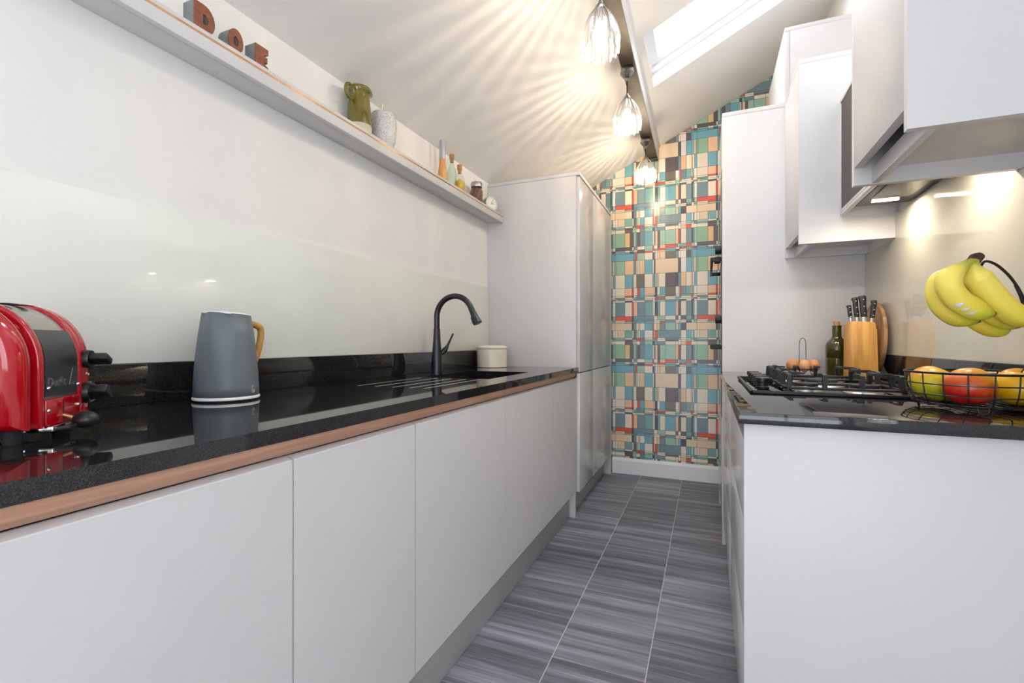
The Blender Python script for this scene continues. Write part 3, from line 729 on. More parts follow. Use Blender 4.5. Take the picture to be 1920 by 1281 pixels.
# steel band over the top, its dark reflection painted as a plate down the end
bm = BM(); add_prism(bm, arch(.005), 'y', .0005, .0995); obj('body_band', bm, M['steel'], t, local=True)
def arcx(z): # surface of the band at height z
    i, zt, sh, rx = .005, .222, .12, .085
    if z <= sh: return -i
    return -i - (rx - i) * (1 - math.sqrt(max(0, 1 - ((z - sh) / (zt - i - sh)) ** 2)))
bm = BM(); zs = [.069 + k * (.176 - .069) / 14 for k in range(15)]
pf = [(arcx(z) + .0035, z) for z in zs] + [(arcx(z) - .001, z) for z in reversed(zs)]
add_prism(bm, pf, 'y', .002, .098)
plate = obj('end_reflection', bm, M['toasterdark'], t, local=True)
R_end = Matrix(((0, 0, 1, 0), (1, 0, 0, 0), (0, 1, 0, 0), (0, 0, 0, 1)))   # text plane -> end face (reads along +y)
tb = text_bm('Dualit', .021, .0006, Matrix.Translation((-.0012, .034, .090)) @ R_end)
obj('embossed_lettering', tb, M['steel'], plate, local=True, smooth=False)
bm = BM(); tri = [(.071, .083), (.093, .083), (.082, .111)]
add_tube(bm, [(-.0015, y, z) for y, z in tri], .0006, 6, closed=True)
for k in range(3): add_tube(bm, [(-.0015, .077, .086 + k * .004), (-.0015, .087, .086 + k * .004)], .0005, 4)
obj('warning_triangle', bm, M['steel'], plate, local=True)
bm = BM(); add_box(bm, -.004, .001, .0005, .0995, .022, .064, .002); low = obj('lever_panel', bm, M['red'], t, local=True)
bm = BM(); add_box(bm, .0005, .0014, .0465, .0495, .026, .060); obj('lever_slot', bm, M['rubber'], low, local=True)
bm = BM(); add_tube(bm, [(.0, .048, .034), (.022, .05, .026)], .0028, 8)
lev = obj('lever', bm, M['brass'], t, local=True)
bm = BM(); bmesh.ops.create_uvsphere(bm, u_segments=20, v_segments=14, radius=.0155, matrix=Matrix.Translation((.03, .0505, .024)) @ Matrix.Diagonal((1.2, 1, .95, 1)))
obj('lever_knob', bm, M['blackplastic'], lev, local=True)
bm = BM(); add_box(bm, -.04, .008, .003, .06, .0125, .0215, .002); obj('crumb_tray', bm, M['chrome'], t, local=True)
bm = BM(); add_tube(bm, [(.006, .012, .0155), (.02, .02, .0165), (.022, .035, .0165)], .004, 8); obj('tray_pull', bm, M['blackplastic'], t, local=True)
for (y, z) in ((.006, .082), (.094, .082), (.006, .046), (.094, .046)):
    bm = BM(); add_lathe(bm, [(0, 0), (.0036, 0), (.0034, .002), (.002, .0034), (0, .0036)], (.0, y, z), 14, rot=Matrix.Rotation(PI / 2, 4, 'Y')); obj('screw', bm, M['chrome'], t, local=True)
RY = Matrix.Rotation(PI / 2, 4, 'Y')
def knob(z, r, ringed, tilt):
    bm = BM(); add_lathe(bm, [(0, 0), (r, 0), (r, .006), (r * .93, .009), (0, .009)], (-.002, .1275, z), 32, rot=RY)
    kb = obj('knob', bm, M['blackplastic'], t, local=True)
    if ringed:
        bm = BM(); add_lathe(bm, [(r * .74, .0092), (r * .9, .0092), (r * .9, .0098), (r * .74, .0098), (r * .74, .0092)], (-.002, .1275, z), 32, rot=RY); obj('dial_ring', bm, M['pewter'], kb, local=True)
    bm = BM(); add_box(bm, .006, .034, -r * .42, r * .42, -r * .85, r * .85, .004, 3)
    bm.transform(Matrix.Translation((0, .1275, z)) @ Matrix.Rotation(tilt, 4, 'X')); obj('grip', bm, M['blackplastic'], kb, local=True)
knob(.125, .0165, False, 1.1); knob(.064, .0195, True, 1.0)
for (y, z) in ((.1275, .151), (.124, .099), (.131, .097)):
    bm = BM(); add_lathe(bm, [(0, 0), (.002, 0), (.002, .0008), (0, .0008)], (0, y, z), 8, rot=RY); obj('dial_mark', bm, M['white'], t, local=True)
for x in (-.03, -.23):
    for y in (-.02, .11):
        bm = BM(); add_lathe(bm, [(0, 0), (.0105, 0), (.0115, .003), (.0115, .027), (0, .027)], (x, y, 0), 18); obj('foot', bm, M['rubber'], t, local=True)
bm = BM()
for y in (.022, .062): add_box(bm, -.205, -.055, y, y + .022, .2172, .2182)
obj('bread_slots', bm, M['rubber'], t, local=True)

# ------------------------------------------------------------------ kettle
kx, ky = -1.2, .876
t = thing('kettle', 'slate grey jug kettle with wooden handle on the left worktop', 'kettle', (kx, ky, .91))
bm = BM(); add_lathe(bm, [(0, .9103), (.076, .9103), (.0768, .911), (.0768, .9135), (0, .9135)], (kx, ky, 0), 48); obj('power_base', bm, M['rubber'], t)
bm = BM(); add_lathe(bm, [(0, .9138), (.077, .9138), (.0792, .9150), (.0796, .918), (.0788, .9208), (.0775, .922), (0, .922)], (kx, ky, 0), 64); obj('base_ring', bm, M['trim'], t)
bm = BM(); prof = [(.0775, .9222), (.0768, .945), (.075, .985), (.0715, 1.03), (.0655, 1.085), (.0575, 1.1395)]
add_lathe(bm, prof, (kx, ky, 0), 64)
# pinch a spout into the rim on the near-left side
sa = math.atan2(-.91, .41)
for v in bm.verts:
    d = Vector((v.co.x - kx, v.co.y - ky)); a = math.atan2(d.y, d.x) - sa; a = (a + PI) % (2 * PI) - PI
    h = max(0, (v.co.z - 1.07) / .07)
    if abs(a) < .36 and h > 0:
        k = .015 * h * (1 - abs(a) / .36); v.co.x += math.cos(sa) * k; v.co.y += math.sin(sa) * k
    elif abs(a) < .75 and h > 0:
        k = -.004 * h * math.sin((abs(a) - .36) / .39 * PI); v.co.x += math.cos(sa) * k; v.co.y += math.sin(sa) * k
    v.co.z -= max(0, h) * .004 * (v.co.y - ky) / .07
obj('body', bm, M['kettle'], t, solid=.002)
bm = BM(); add_lathe(bm, [(0, 1.1375), (.055, 1.1375), (.0567, 1.139), (.0557, 1.1425), (.045, 1.1445), (0, 1.1445)], (kx, ky, 0), 48)
for v in bm.verts: v.co.z -= .004 * (v.co.y - ky) / .07
obj('lid', bm, M['trim'], t)
hd = Vector((-.12, .99, 0)).normalized(); c0 = Vector((kx, ky, 0))
pts = smooth_path([c0 + hd * .058 + Vector((0, 0, 1.118)), c0 + hd * .082 + Vector((0, 0, 1.117)), c0 + hd * .112 + Vector((0, 0, 1.108)), c0 + hd * .117 + Vector((0, 0, 1.085)), c0 + hd * .108 + Vector((0, 0, 1.045)), c0 + hd * .093 + Vector((0, 0, 1.01)), c0 + hd * .073 + Vector((0, 0, .99))], 6)
bm = BM(); add_tube(bm, pts, .0095, 12); obj('handle', bm, M['beechh'], t)
# small swan-like S emblem near the base
bm = BM(); la = math.radians(15.5)
def onk(u, z):
    r = .0774 + .0006 - (z - .925) * .04
    return (kx + r * math.cos(la + u / r), ky + r * math.sin(la + u / r), z)
Sx = [(.0042, .0185), (.001, .0205), (-.0032, .0188), (-.0038, .0155), (-.001, .013), (.0035, .0108), (.0048, .0068), (.0022, .0028), (-.0015, .002), (-.005, .004)]
for off in (0, 1, 2):
    q = Sx if off == 0 else ([(-.0062, .0115), (-.001, .0085), (.0018, .0065), (.0005, .0048)] if off == 1 else [(-.0068, .0082), (-.003, .006), (-.0012, .0052)])
    add_tube(bm, smooth_path([onk(u, .9285 + z) for u, z in q], 4), .0006, 6)
obj('emblem', bm, M['cream'], t)

# ------------------------------------------------------------------ tap
tx, ty = -1.22, 1.977
t = thing('tap', 'tall dark gunmetal swan-neck tap behind the black sink', 'tap', (tx, ty, .9102))
bm = BM(); add_lathe(bm, [(0, .9102), (.0285, .9102), (.0285, .925), (.026, .97), (.0215, 1.03), (.0175, 1.08), (.0155, 1.13), (0, 1.13)], (tx, ty, 0), 32); obj('body', bm, M['tap'], t)
bm = BM(); R_ = .098; pth = [(tx, ty, 1.128), (tx, ty, 1.16), (tx, ty, 1.187)]
for k in range(1, 21):
    a = PI - k / 20 * math.radians(158); pth.append((tx + R_ + R_ * math.cos(a), ty, 1.187 + R_ * math.sin(a)))
rad = [.0138] * len(pth)
add_tube(bm, pth, .0138, 20, rad=rad); obj('spout', bm, M['tap'], t)
e = Vector(pth[-1]); d = (Vector(pth[-1]) - Vector(pth[-2])).normalized()
bm = BM(); hp = [e - d * .002, e + d * .02, e + d * .05, e + d * .078, e + d * .08]
add_tube(bm, hp, .014, 20, rad=[.0142, .015, .0185, .0225, .021]); head = obj('spray_head', bm, M['tap'], t)
bm = BM(); nn = Vector((d.z, 0, -d.x)); nn = nn if nn.x < 0 else -nn
q0 = e + d * .038 + nn * .0175; q1 = e + d * .068 + nn * .022
add_tube(bm, [q0, (q0 + q1) / 2, q1], .0045, 8); obj('spray_button', bm, M['blackplastic'], head)
bm = BM(); add_tube(bm, smooth_path([(-1.204, 1.985, 1.0), (-1.196, 2.004, 1.02), (-1.188, 2.018, 1.04), (-1.18, 2.033, 1.07), (-1.17, 2.048, 1.106)], 5), .01, 12, rad=[.004, .0055, .0075, .0095, .0115, .013, .0135, .0135, .012, .0105, .009, .0075, .0065, .0058, .0054, .005, .0048, .0047, .0047, .0047, .0047])
obj('lever', bm, M['tap'], t)
# canister in the corner
cx, cy = -1.218, 2.61
t = thing('storage_tin', 'round cream enamel tin with lid in the corner beside the larder', 'tin', (cx, cy, .9102))
bm = BM(); add_lathe(bm, [(0, .9105), (.089, .9105), (.092, .913), (.092, 1.024), (0, 1.024)], (cx, cy, 0), 48); obj('body', bm, M['cream'], t)
bm = BM(); add_lathe(bm, [(.0925, .9115), (.0932, .9125), (.0925, .9135)], (cx, cy, 0), 48); obj('rim_line', bm, M['pewter'], t)
bm = BM(); add_lathe(bm, [(.0922, 1.0215), (.0938, 1.023), (.0922, 1.0245)], (cx, cy, 0), 48); obj('rim_line', bm, M['pewter'], t)
bm = BM(); add_lathe(bm, [(0, 1.0246), (.0935, 1.0246), (.0935, 1.035), (.088, 1.041), (.07, 1.044), (0, 1.045)], (cx, cy, 0), 48); obj('lid', bm, M['cream'], t)

# ------------------------------------------------------------------ shelf ornaments
ZS = 1.8882
def letter_prism(bm, poly, hole, x0, x1, y0, z0):
    """letter block: poly and hole are (y, z) outlines with equal counts when a hole is given"""
    P_ = [(y0 + a, z0 + b) for a, b in poly]
    if not hole: return add_prism(bm, P_, 'x', x0, x1)
    H_ = [(y0 + a, z0 + b) for a, b in hole]; n = len(P_)
    rings = [[bm.verts.new((x, y, z)) for y, z in q] for x in (x0, x1) for q in (P_, H_)]
    for i in range(n):
        j = (i + 1) % n
        bm.faces.new((rings[2][i], rings[2][j], rings[3][j], rings[3][i])); bm.faces.new((rings[0][j], rings[0][i], rings[1][i], rings[1][j]))
        bm.faces.new((rings[0][i], rings[0][j], rings[2][j], rings[2][i])); bm.faces.new((rings[1][j], rings[1][i], rings[3][i], rings[3][j]))
    return bm
def dcurve(w, h, n=24, r=.5):
    out = []
    for k in range(n):
        s = k / n
        if s < .25: out.append((0, h * (1 - s / .25)))                 # down the stem
        elif s < .38: out.append((w * .45 * (s - .25) / .13, 0))
        elif s < .87:
            a = -PI / 2 + (s - .38) / .49 * PI; out.append((w * .45 + w * .55 * math.cos(a), h / 2 + h / 2 * math.sin(a)))
        else: out.append((w * .45 * (1 - (s - .87) / .13), h))
    return out
def ell(w, h, n=24): return [(w / 2 - w / 2 * math.cos(2 * PI * k / n), h / 2 + h / 2 * math.sin(2 * PI * k / n)) for k in range(n)]
def sc(poly, s, t, ox, oz): return [(a * s + ox, b * t + oz) for a, b in poly]
def letter(name, poly, hole, y0, label):
    t = thing(name, label, 'letter', (-1.262, y0 + .025, ZS), group='letter blocks on the wall shelf')
    obj('block', letter_prism(BM(), poly, hole, -1.285, -1.2445, y0, ZS), M['concrete'], t, smooth=False)
    obj('face', letter_prism(BM(), poly, hole, -1.2444, -1.240, y0, ZS), M['copper'], t, smooth=False)
d0 = dcurve(.056, .078); letter('letter_block', d0, sc(d0, .27, .34, .0225, .0255), .8155, 'block letter D with rusty copper face, leftmost on the shelf')
o0 = ell(.045, .070); letter('letter_block', o0, sc(o0, .34, .40, .0148, .021), .911, 'block letter O with rusty copper face, between D and E')
E0 = [(0, 0), (.044, 0), (.044, .014), (.03, .021), (.03, .026), (.041, .026), (.041, .043), (.03, .043), (.03, .048), (.044, .052), (.044, .069), (0, .069)]
letter('letter_block', E0, None, .996, 'block letter E with rusty copper face, right of the letter O')
# green jug
jx, jy = -1.282, 1.497
t = thing('jug', 'olive green glazed pottery jug with ring handle on the shelf', 'jug', (jx, jy, ZS))
zb = .036
bm = BM(); add_lathe(bm, [(0, 0), (.045, 0), (.0475, .004), (.0475, zb)], (jx, jy, ZS), 40); obj('unglazed_base', bm, M['stoneware'], t)
bm = BM(); add_lathe(bm, [(.0475, zb), (.048, .05), (.0455, .09), (.041, .13), (.0385, .152), (.040, .158), (.0385, .164), (.043, .172), (.046, .181), (.0445, .186), (.041, .186), (.037, .17), (.035, .12), (0, .06)], (jx, jy, ZS), 48)
for v in bm.verts:
    k = max(0, (v.co.z - ZS - .15) / .036); dy = (v.co.y - jy); v.co.y += k * max(0, dy) * .25; v.co.z -= k * .012 * max(0, dy) / .045
obj('body', bm, M['glazegreen'], t)
bm = BM(); hc = Vector((jx + .004, jy - .0585, ZS + .150)); add_tube(bm, [hc + Vector((math.sin(.45) * .020 * math.cos(a) * 0, .024 * math.cos(a), .027 * math.sin(a))) for a in [2 * PI * k / 28 for k in range(28)]], .0062, 10, closed=True, sx=1.1)
obj('handle', bm, M['glazegreen'], t)
# speckled jar
jx, jy = -1.2745, 1.635
t = thing('lidded_jar', 'speckled grey white pottery jar with ring on its lid, beside the green jug', 'jar', (jx, jy, ZS))
bm = BM(); add_lathe(bm, [(0, 0), (.039, 0), (.043, .004), (.052, .035), (.0575, .075), (.0575, .105), (.0535, .130), (.047, .141), (0, .141)], (jx, jy, ZS), 48); obj('body', bm, M['speckle'], t)
bm = BM(); add_lathe(bm, [(0, .1412), (.0475, .1412), (.0475, .1437), (.044, .1445), (.033, .150), (0, .153)], (jx, jy, ZS), 40); ld = obj('lid', bm, M['speckle'], t)
bm = BM(); add_tube(bm, [(jx - .005 * math.cos(a), jy + .014 * math.cos(a), ZS + .168 + .017 * math.sin(a)) for a in [2 * PI * k / 24 for k in range(24)]], .0036, 8, closed=True); obj('lid_ring', bm, M['cream'], ld)
# pepper mill
mx_, my_ = -1.275, 2.12
t = thing('pepper_mill', 'slim pepper mill, orange wood below and grey metal above, on the shelf', 'mill', (mx_, my_, ZS))
bm = BM(); add_lathe(bm, [(0, 0), (.0255, 0), (.027, .004), (.024, .04), (.020, .075), (.0168, .10), (.0160, .1275), (0, .1275)], (mx_, my_, ZS), 32); obj('wooden_base', bm, M['millwood'], t)
bm = BM(); add_lathe(bm, [(0, .1278), (.0166, .1278), (.0160, .17), (.0156, .222), (.0145, .226), (0, .2265)], (mx_, my_, ZS), 32); obj('metal_top', bm, mat('satin_silver', '#b9bac4', .35, .6, var=.03), t)
# oil bottles
def oil_bottle(x, y, prof, fill, h, ck, label, glass):
    t = thing('oil_bottle', label, 'bottle', (x, y, ZS))
    bm = BM(); add_lathe(bm, [(0, .0)] + prof, (x, y, ZS), 32); obj('glass', bm, M[glass], t)
    bm = BM(); add_lathe(bm, [(0, .003)] + [(r - .003, z) for r, z in prof if .002 < z < fill] + [(0, fill)], (x, y, ZS), 32); obj('oil', bm, M['oil'], t)
    bm = BM(); add_lathe(bm, [(0, h - .022), (.0085, h - .022), (.0095, h + .0002), (.0135, h + .0006), (.0135, h + ck), (0, h + ck)], (x, y, ZS), 20); obj('cork', bm, M['cork'], t)
oil_bottle(-1.283, 2.232, [(.023, 0), (.025, .004), (.025, .09), (.022, .112), (.013, .132), (.0115, .14), (.0115, .165), (.017, .166), (.018, .171), (.016, .174), (.011, .175)], .03, .175, .02, 'tall clear oil bottle with cork, directly right of the pepper mill', 'oilglass')
oil_bottle(-1.266, 2.288, [(.024, 0), (.028, .006), (.031, .03), (.030, .06), (.024, .085), (.015, .102), (.012, .11), (.012, .124), (.0165, .125), (.017, .130), (.011, .131)], .083, .131, .024, 'rounded bottle of golden oil with cork, in front of the clear bottle', 'jarglass')
# spice jar
x, y = -1.273, 2.508
t = thing('spice_jar', 'squat glass jar of red-brown flakes with metal lid on the shelf', 'jar', (x, y, ZS))
pf = [(.036, 0), (.039, .005), (.039, .078), (.034, .094), (.031, .10)]
bm = BM(); add_lathe(bm, [(0, 0)] + pf, (x, y, ZS), 36); obj('glass', bm, M['jarglass'], t)
bm = BM(); add_lathe(bm, [(0, .003), (.034, .003), (.0365, .008), (.0365, .074), (.030, .088), (0, .09)], (x, y, ZS), 36); obj('flakes', bm, M['herbs'], t)
bm = BM(); add_lathe(bm, [(.0335, .0985), (.0345, .102), (.0345, .124), (.032, .127), (0, .128)], (x, y, ZS), 36); obj('lid', bm, M['steel'], t)
# alarm clock
x, y = -1.262, 2.683
t = thing('clock', 'small round green clock with white dial at the far shelf end', 'clock', (x, y, ZS))
cz_ = ZS + .0465; rot = Matrix.Rotation(math.radians(-26), 4, 'Z') @ Matrix.Rotation(PI / 2, 4, 'Y')
fr = Matrix.Translation((x, y, cz_)) @ rot
def disc(name, prof, m, par):
    bm = BM(); add_lathe(bm, prof, (0, 0, 0), 40); bm.transform(fr); return obj(name, bm, m, par)
disc('case', [(0, -.044), (.036, -.044), (.044, -.034), (.0455, .006), (0, .006)], M['clockgreen'], t)
disc('bezel', [(.0405, .006), (.0458, .0062), (.0458, .013), (.042, .015), (.0405, .012), (.0405, .006)], M['cream'], t)
dial = disc('dial', [(0, .0063), (.0403, .0063), (.0403, .008), (0, .008)], M['white'], t)
bm = BM()
for k in range(12):
    a = k * PI / 6; c, s = math.cos(a), math.sin(a)
    add_tube(bm, [(c * .031, s * .031, .0084), (c * .037, s * .037, .0084)], .0009, 4)
bm.transform(fr); obj('hour_marks', bm, M['ink'], dial)
bm = BM(); add_tube(bm, [(0, 0, .0092), (-.004, .022, .0092)], .0013, 6); add_tube(bm, [(.006, -.004, .0098), (-.026, .012, .0098)], .0010, 6); bm.transform(fr); obj('hands', bm, M['ink'], dial)

# ------------------------------------------------------------------ gas hob
t = thing('gas_hob', 'black five burner gas hob set into the right worktop', 'hob', (.36, 1.885, .9102))
hx0, hx1, hy0, hy1 = .118, .60, 1.565, 2.205
bm = BM(); add_box(bm, hx0 + .004, hx1 - .004, hy0 + .004, hy1 - .004, .9103, .9155, .001); obj('glass_plate', bm, M['blackglass'], t)
bm = BM()
for d in ((hx0, hx1, hy0, hy0 + .011), (hx0, hx1, hy1 - .011, hy1), (hx0, hx0 + .011, hy0, hy1), (hx1 - .011, hx1, hy0, hy1)): add_box(bm, *d, .9104, .9215, .0035, 2)
obj('frame', bm, M['black'], t)
ZG0, ZG1 = .9265, .9715
def grate(x0, x1, y0, y1, nx_, nb_, ny_):
    bm = BM(); w = .0058
    for d in ((x0, x1, y0, y0 + 2 * w), (x0, x1, y1 - 2 * w, y1), (x0, x0 + 2 * w, y0, y1), (x1 - 2 * w, x1, y0, y1)): add_box(bm, *d, ZG0, ZG0 + .0075, .0015, 1)
    for (a, b) in ((x0 + w, y0 + w), (x1 - w, y0 + w), (x0 + w, y1 - w), (x1 - w, y1 - w)): add_box(bm, a - w, a + w, b - w, b + w, .9158, ZG0 + .002, .001, 1)
    def finger(px, py, dx, dy, ln):
        # post rising from the base rail, then a tapering arm reaching inwards
        q = [Vector((px, py, ZG0 + .004)), Vector((px + dx * .004, py + dy * .004, ZG1 - .004))]
        s = .0056
        A = []
        side = Vector((-dy, dx, 0)) * s; f = Vector((dx, dy, 0))
        prof = [(-.006, ZG0 + .003), (.007, ZG0 + .003), (.011, ZG1 - .0085), (ln, ZG1 - .006), (ln, ZG1), (.002, ZG1 + .001), (-.003, ZG1 - .002)]
        a = [bm.verts.new(Vector((px, py, z)) + f * u + side) for u, z in prof]; b = [bm.verts.new(Vector((px, py, z)) + f * u - side) for u, z in prof]
        n = len(a); bm.faces.new(a); bm.faces.new(list(reversed(b)))
        for i in range(n): bm.faces.new((a[i], b[i], b[(i + 1) % n], a[(i + 1) % n]))
    for k in range(nx_):
        xx = x0 + .012 + (x1 - x0 - .024) * k / (nx_ - 1); ln = min(.07, (y1 - y0) * .36)
        finger(xx, y0 + w, 0, 1, ln)
    for k in range(nb_):
        xx = x0 + .04 + (x1 - x0 - .08) * k / (nb_ - 1); finger(xx, y1 - w, 0, -1, min(.07, (y1 - y0) * .36))
    for k in range(ny_):
        yy = y0 + .05 + (y1 - y0 - .10) * (k / (ny_ - 1) if ny_ > 1 else .5); finger(x0 + w, yy, 1, 0, .06); finger(x1 - w, yy, -1, 0, .06)
    return bm
for (y0, y1, na, nb) in ((1.592, 1.782, 4, 2), (1.790, 1.985, 2, 2), (1.993, 2.178, 2, 4)):
    obj('pan_support', grate(.212, .505, y0, y1, na, nb, 1), M['iron'], t, smooth=False)
for (x, y, r) in ((.285, 1.69, .030), (.43, 1.685, .038), (.36, 1.887, .048), (.285, 2.085, .034), (.43, 2.085, .030)):
    bm = BM(); add_lathe(bm, [(0, .9157), (r * 1.4, .9157), (r * 1.32, .9195), (r * 1.05, .921), (r, .929), (r * .92, .931), (0, .931)], (x, y, 0), 32); bu = obj('burner', bm, M['steel'], t)
    bm = BM(); add_lathe(bm, [(0, .9312), (r * .98, .9312), (r, .934), (r * .96, .9385), (r * .6, .9395), (0, .9395)], (x, y, 0), 32); obj('burner_cap', bm, M['iron'], bu)
for y in (1.715, 1.80, 1.885, 1.97, 2.055):
    bm = BM(); add_lathe(bm, [(0, .9157), (.0195, .9157), (.0195, .921), (.0175, .923), (.0175, .934), (.021, .937), (.0215, .949), (.0195, .951), (0, .951)], (.165, y, 0), 28); obj('knob', bm, M['blackplastic'], t)

# ------------------------------------------------------------------ far right corner of the worktop
# eggs on a wire stand
ex, ey = .388, 2.40
t = thing('egg_stand', 'wire egg stand with tall loop handle behind the hob', 'egg stand', (ex, ey, .9102))
bm = BM()
def ring(cx_, cy_, z, r, w=.0013, n=24): add_tube(bm, [(cx_ + r * math.cos(2 * PI * k / n), cy_ + r * math.sin(2 * PI * k / n), z) for k in range(n)], w, 6, closed=True)
EG = [(ex + .046 * math.cos(a), ey + .046 * math.sin(a)) for a in [PI / 6 + k * PI / 3 for k in range(6)]]
for (a, b) in EG: ring(a, b, .948, .0185)
ring(ex, ey, .9118, .045, .0016, 32)
for k in range(3):
    a = k * 2 * PI / 3; add_tube(bm, [(ex + .045 * math.cos(a), ey + .045 * math.sin(a), .9118), (ex + .03 * math.cos(a), ey + .03 * math.sin(a), .930), (ex + .028 * math.cos(a), ey + .028 * math.sin(a), .948)], .0013, 6)
obj('wire_frame', bm, M['black'], t)
bm = BM(); add_tube(bm, smooth_path([(ex - .012, ey, .93), (ex - .0125, ey, .98), (ex - .0125, ey, 1.05), (ex - .009, ey, 1.074), (ex, ey, 1.082), (ex + .009, ey, 1.074), (ex + .0125, ey, 1.05), (ex + .0125, ey, .98), (ex + .012, ey, .93)], 5), .0012, 6)
add_tube(bm, [(ex - .012, ey, .93), (ex, ey, .927), (ex + .012, ey, .93)], .0013, 6); obj('handle', bm, M['black'], t)
EL = ['brown egg at the right back of the wire stand', 'brown egg at the very back of the wire stand', 'brown egg at the left back of the wire stand', 'brown egg at the left front of the wire stand', 'pale brown egg at the front of the wire stand', 'brown egg at the right front of the wire stand']
for k, (a, b) in enumerate(EG):
    bm = BM(); pf = []
    for s in range(15):
        u = s / 14; th = PI * u; pf.append((.0212 * math.sin(th) * (1 - .12 * (u - .5)), -.027 * math.cos(th)))
    pf[0] = (0, -.027); pf[-1] = (0, .027)
    add_lathe(bm, pf, (a, b, .962), 20)
    tag(obj('egg', bm, M['eggpale' if k == 4 else 'egg'], origin=(a, b, .935)), EL[k], 'egg', 'eggs in the wire stand')
# olive bottle
x, y = .537, 2.505
t = thing('glass_bottle', 'dark olive glass bottle with cork left of the knife block', 'bottle', (x, y, .9102))
bm = BM(); add_lathe(bm, [(0, 0), (.040, 0), (.0435, .004), (.0435, .082), (.0415, .084), (.0435, .0865), (.0435, .135), (.041, .147), (.032, .161), (.0215, .171), (.018, .181), (.0175, .222), (.0188, .2225), (.0188, .228), (.010, .2285), (0, .2285)], (x, y, .9103), 40); obj('glass', bm, M['bottlegreen'], t)
bm = BM(); add_lathe(bm, [(0, .2287), (.0120, .2287), (.0126, .246), (0, .2465)], (x, y, .9103), 20); obj('cork', bm, M['cork'], t)
# knife block
y0, y1 = 2.345, 2.44; X0, X1 = .546, .648
t = thing('knife_block', 'beech knife block with black handled knives in front of the round board', 'knife block', ((X0 + X1) / 2, y0 + .05, .9102))
poly = [(X0, .9103), (X1, .9103), (X1 - .002, .99), (X1 - .008, 1.10), (X1 - .010, 1.139), (X1 - .016, 1.147), (X0 + .02, 1.152), (X0 + .008, 1.148), (X0 + .002, 1.135)]
bm = BM(); add_prism(bm, poly, 'y', y0, y1, .003, 2); bl = obj('block', bm, M['beech'], t)
bm = BM(); add_prism(bm, [(X0 + .066, .92), (X1 - .003, .92), (X1 - .007, 1.118), (X0 + .070, 1.118)], 'y', y0 - .0016, y0 - .0003); obj('front_slat', bm, M['beech'], bl)
def knife(x, y, z, h, lean, w, label):
    k = thing('knife', label, 'knife', (x, y, z), group='knives in the beech block'); T_ = Matrix.Translation((x, y, z)) @ Matrix.Rotation(lean, 4, 'Y')
    bm = BM(); add_box(bm, -w * .62, w * .62, -.006, .006, -.02, .018, .002); bm.transform(T_); obj('bolster', bm, M['steel'], k)
    bm = BM(); pl = [(-w * .75, .018), (w * .75, .018), (w * .8, h * .35), (w * .72, h * .6), (w * .95, h * .88), (w * .8, h * .97), (w * .2, h), (-w * .8, h * .985), (-w * 1.1, h * .93), (-w * .75, h * .8), (-w * .8, h * .5)]
    add_prism(bm, pl, 'y', -.009, .009, .003, 2); bm.transform(T_); hd_ = obj('handle', bm, M['handle'], k)
    for q in (.3, .56, .83):
        bm = BM(); add_lathe(bm, [(0, 0), (.0024, 0), (.002, .0007), (0, .0008)], (0, 0, 0), 10, rot=Matrix.Rotation(PI / 2, 4, 'X')); bm.transform(T_ @ Matrix.Translation((w * .1, -.0089, h * q))); obj('rivet', bm, M['chrome'], hd_)
    return k
knife(.570, 2.42, 1.153, .072, -.12, .0085, 'small black handled knife, leftmost in the block')
knife(.588, 2.40, 1.153, .103, -.10, .0105, 'black handled knife, second from left in the block')
knife(.607, 2.38, 1.153, .108, -.07, .0135, 'largest black handled knife, standing tallest in the block')
knife(.628, 2.365, 1.147, .092, .10, .0100, 'black handled knife, rightmost and lowest in the block')
# round board leaning against the wall
bm = BM(); add_lathe(bm, [(0, -.009), (.150, -.009), (.160, -.006), (.162, 0), (.160, .006), (.154, .008), (.146, .0075), (.143, .0055), (.139, .0075), (0, .0085)], (0, 0, 0), 72)
bm.transform(Matrix.Translation((.6655, 2.485, 1.0735)) @ Matrix.Rotation(.04, 4, 'Y') @ Matrix.Rotation(-PI / 2, 4, 'Y'))
tag(obj('chopping_board', bm, M['board'], origin=(.66, 2.485, .9115)), 'round worn wooden chopping board leaning behind the knife block', 'chopping board')

# ------------------------------------------------------------------ fruit basket with banana hook
bx_, by_ = .558, 1.395
t = thing('fruit_basket', 'round black wire fruit basket with banana hook on the right worktop', 'basket', (bx_, by_, .9102))
def circ(r, z, n=56): return [(bx_ + r * math.cos(2 * PI * k / n), by_ + r * math.sin(2 * PI * k / n), z) for k in range(n)]
LV = [(.118, .997), (.1165, .972), (.113, .948), (.104, .928)]
bm = BM(); add_tube(bm, circ(*LV[0]), .0026, 8, closed=True); obj('rim', bm, M['black'], t)
bm = BM()
for r, z in LV[1:]: add_tube(bm, circ(r, z), .0014, 6, closed=True)
for k in range(18):
    a = 2 * PI * (k + .3) / 18; c, s = math.cos(a), math.sin(a)
    add_tube(bm, [(bx_ + r * c, by_ + r * s, z) for r, z in LV] + [(bx_ + .096 * c, by_ + .096 * s, .9245)], .0014, 6)
for k in range(-4, 5):
    o_ = k * .0215; hw = math.sqrt(max(0, .104 ** 2 - o_ ** 2))
    add_tube(bm, [(bx_ + o_, by_ - hw, .9255), (bx_ + o_, by_ + hw, .9255)], .0013, 6); add_tube(bm, [(bx_ - hw, by_ + o_, .9235), (bx_ + hw, by_ + o_, .9235)], .0013, 6)
obj('wire_mesh', bm, M['black'], t)
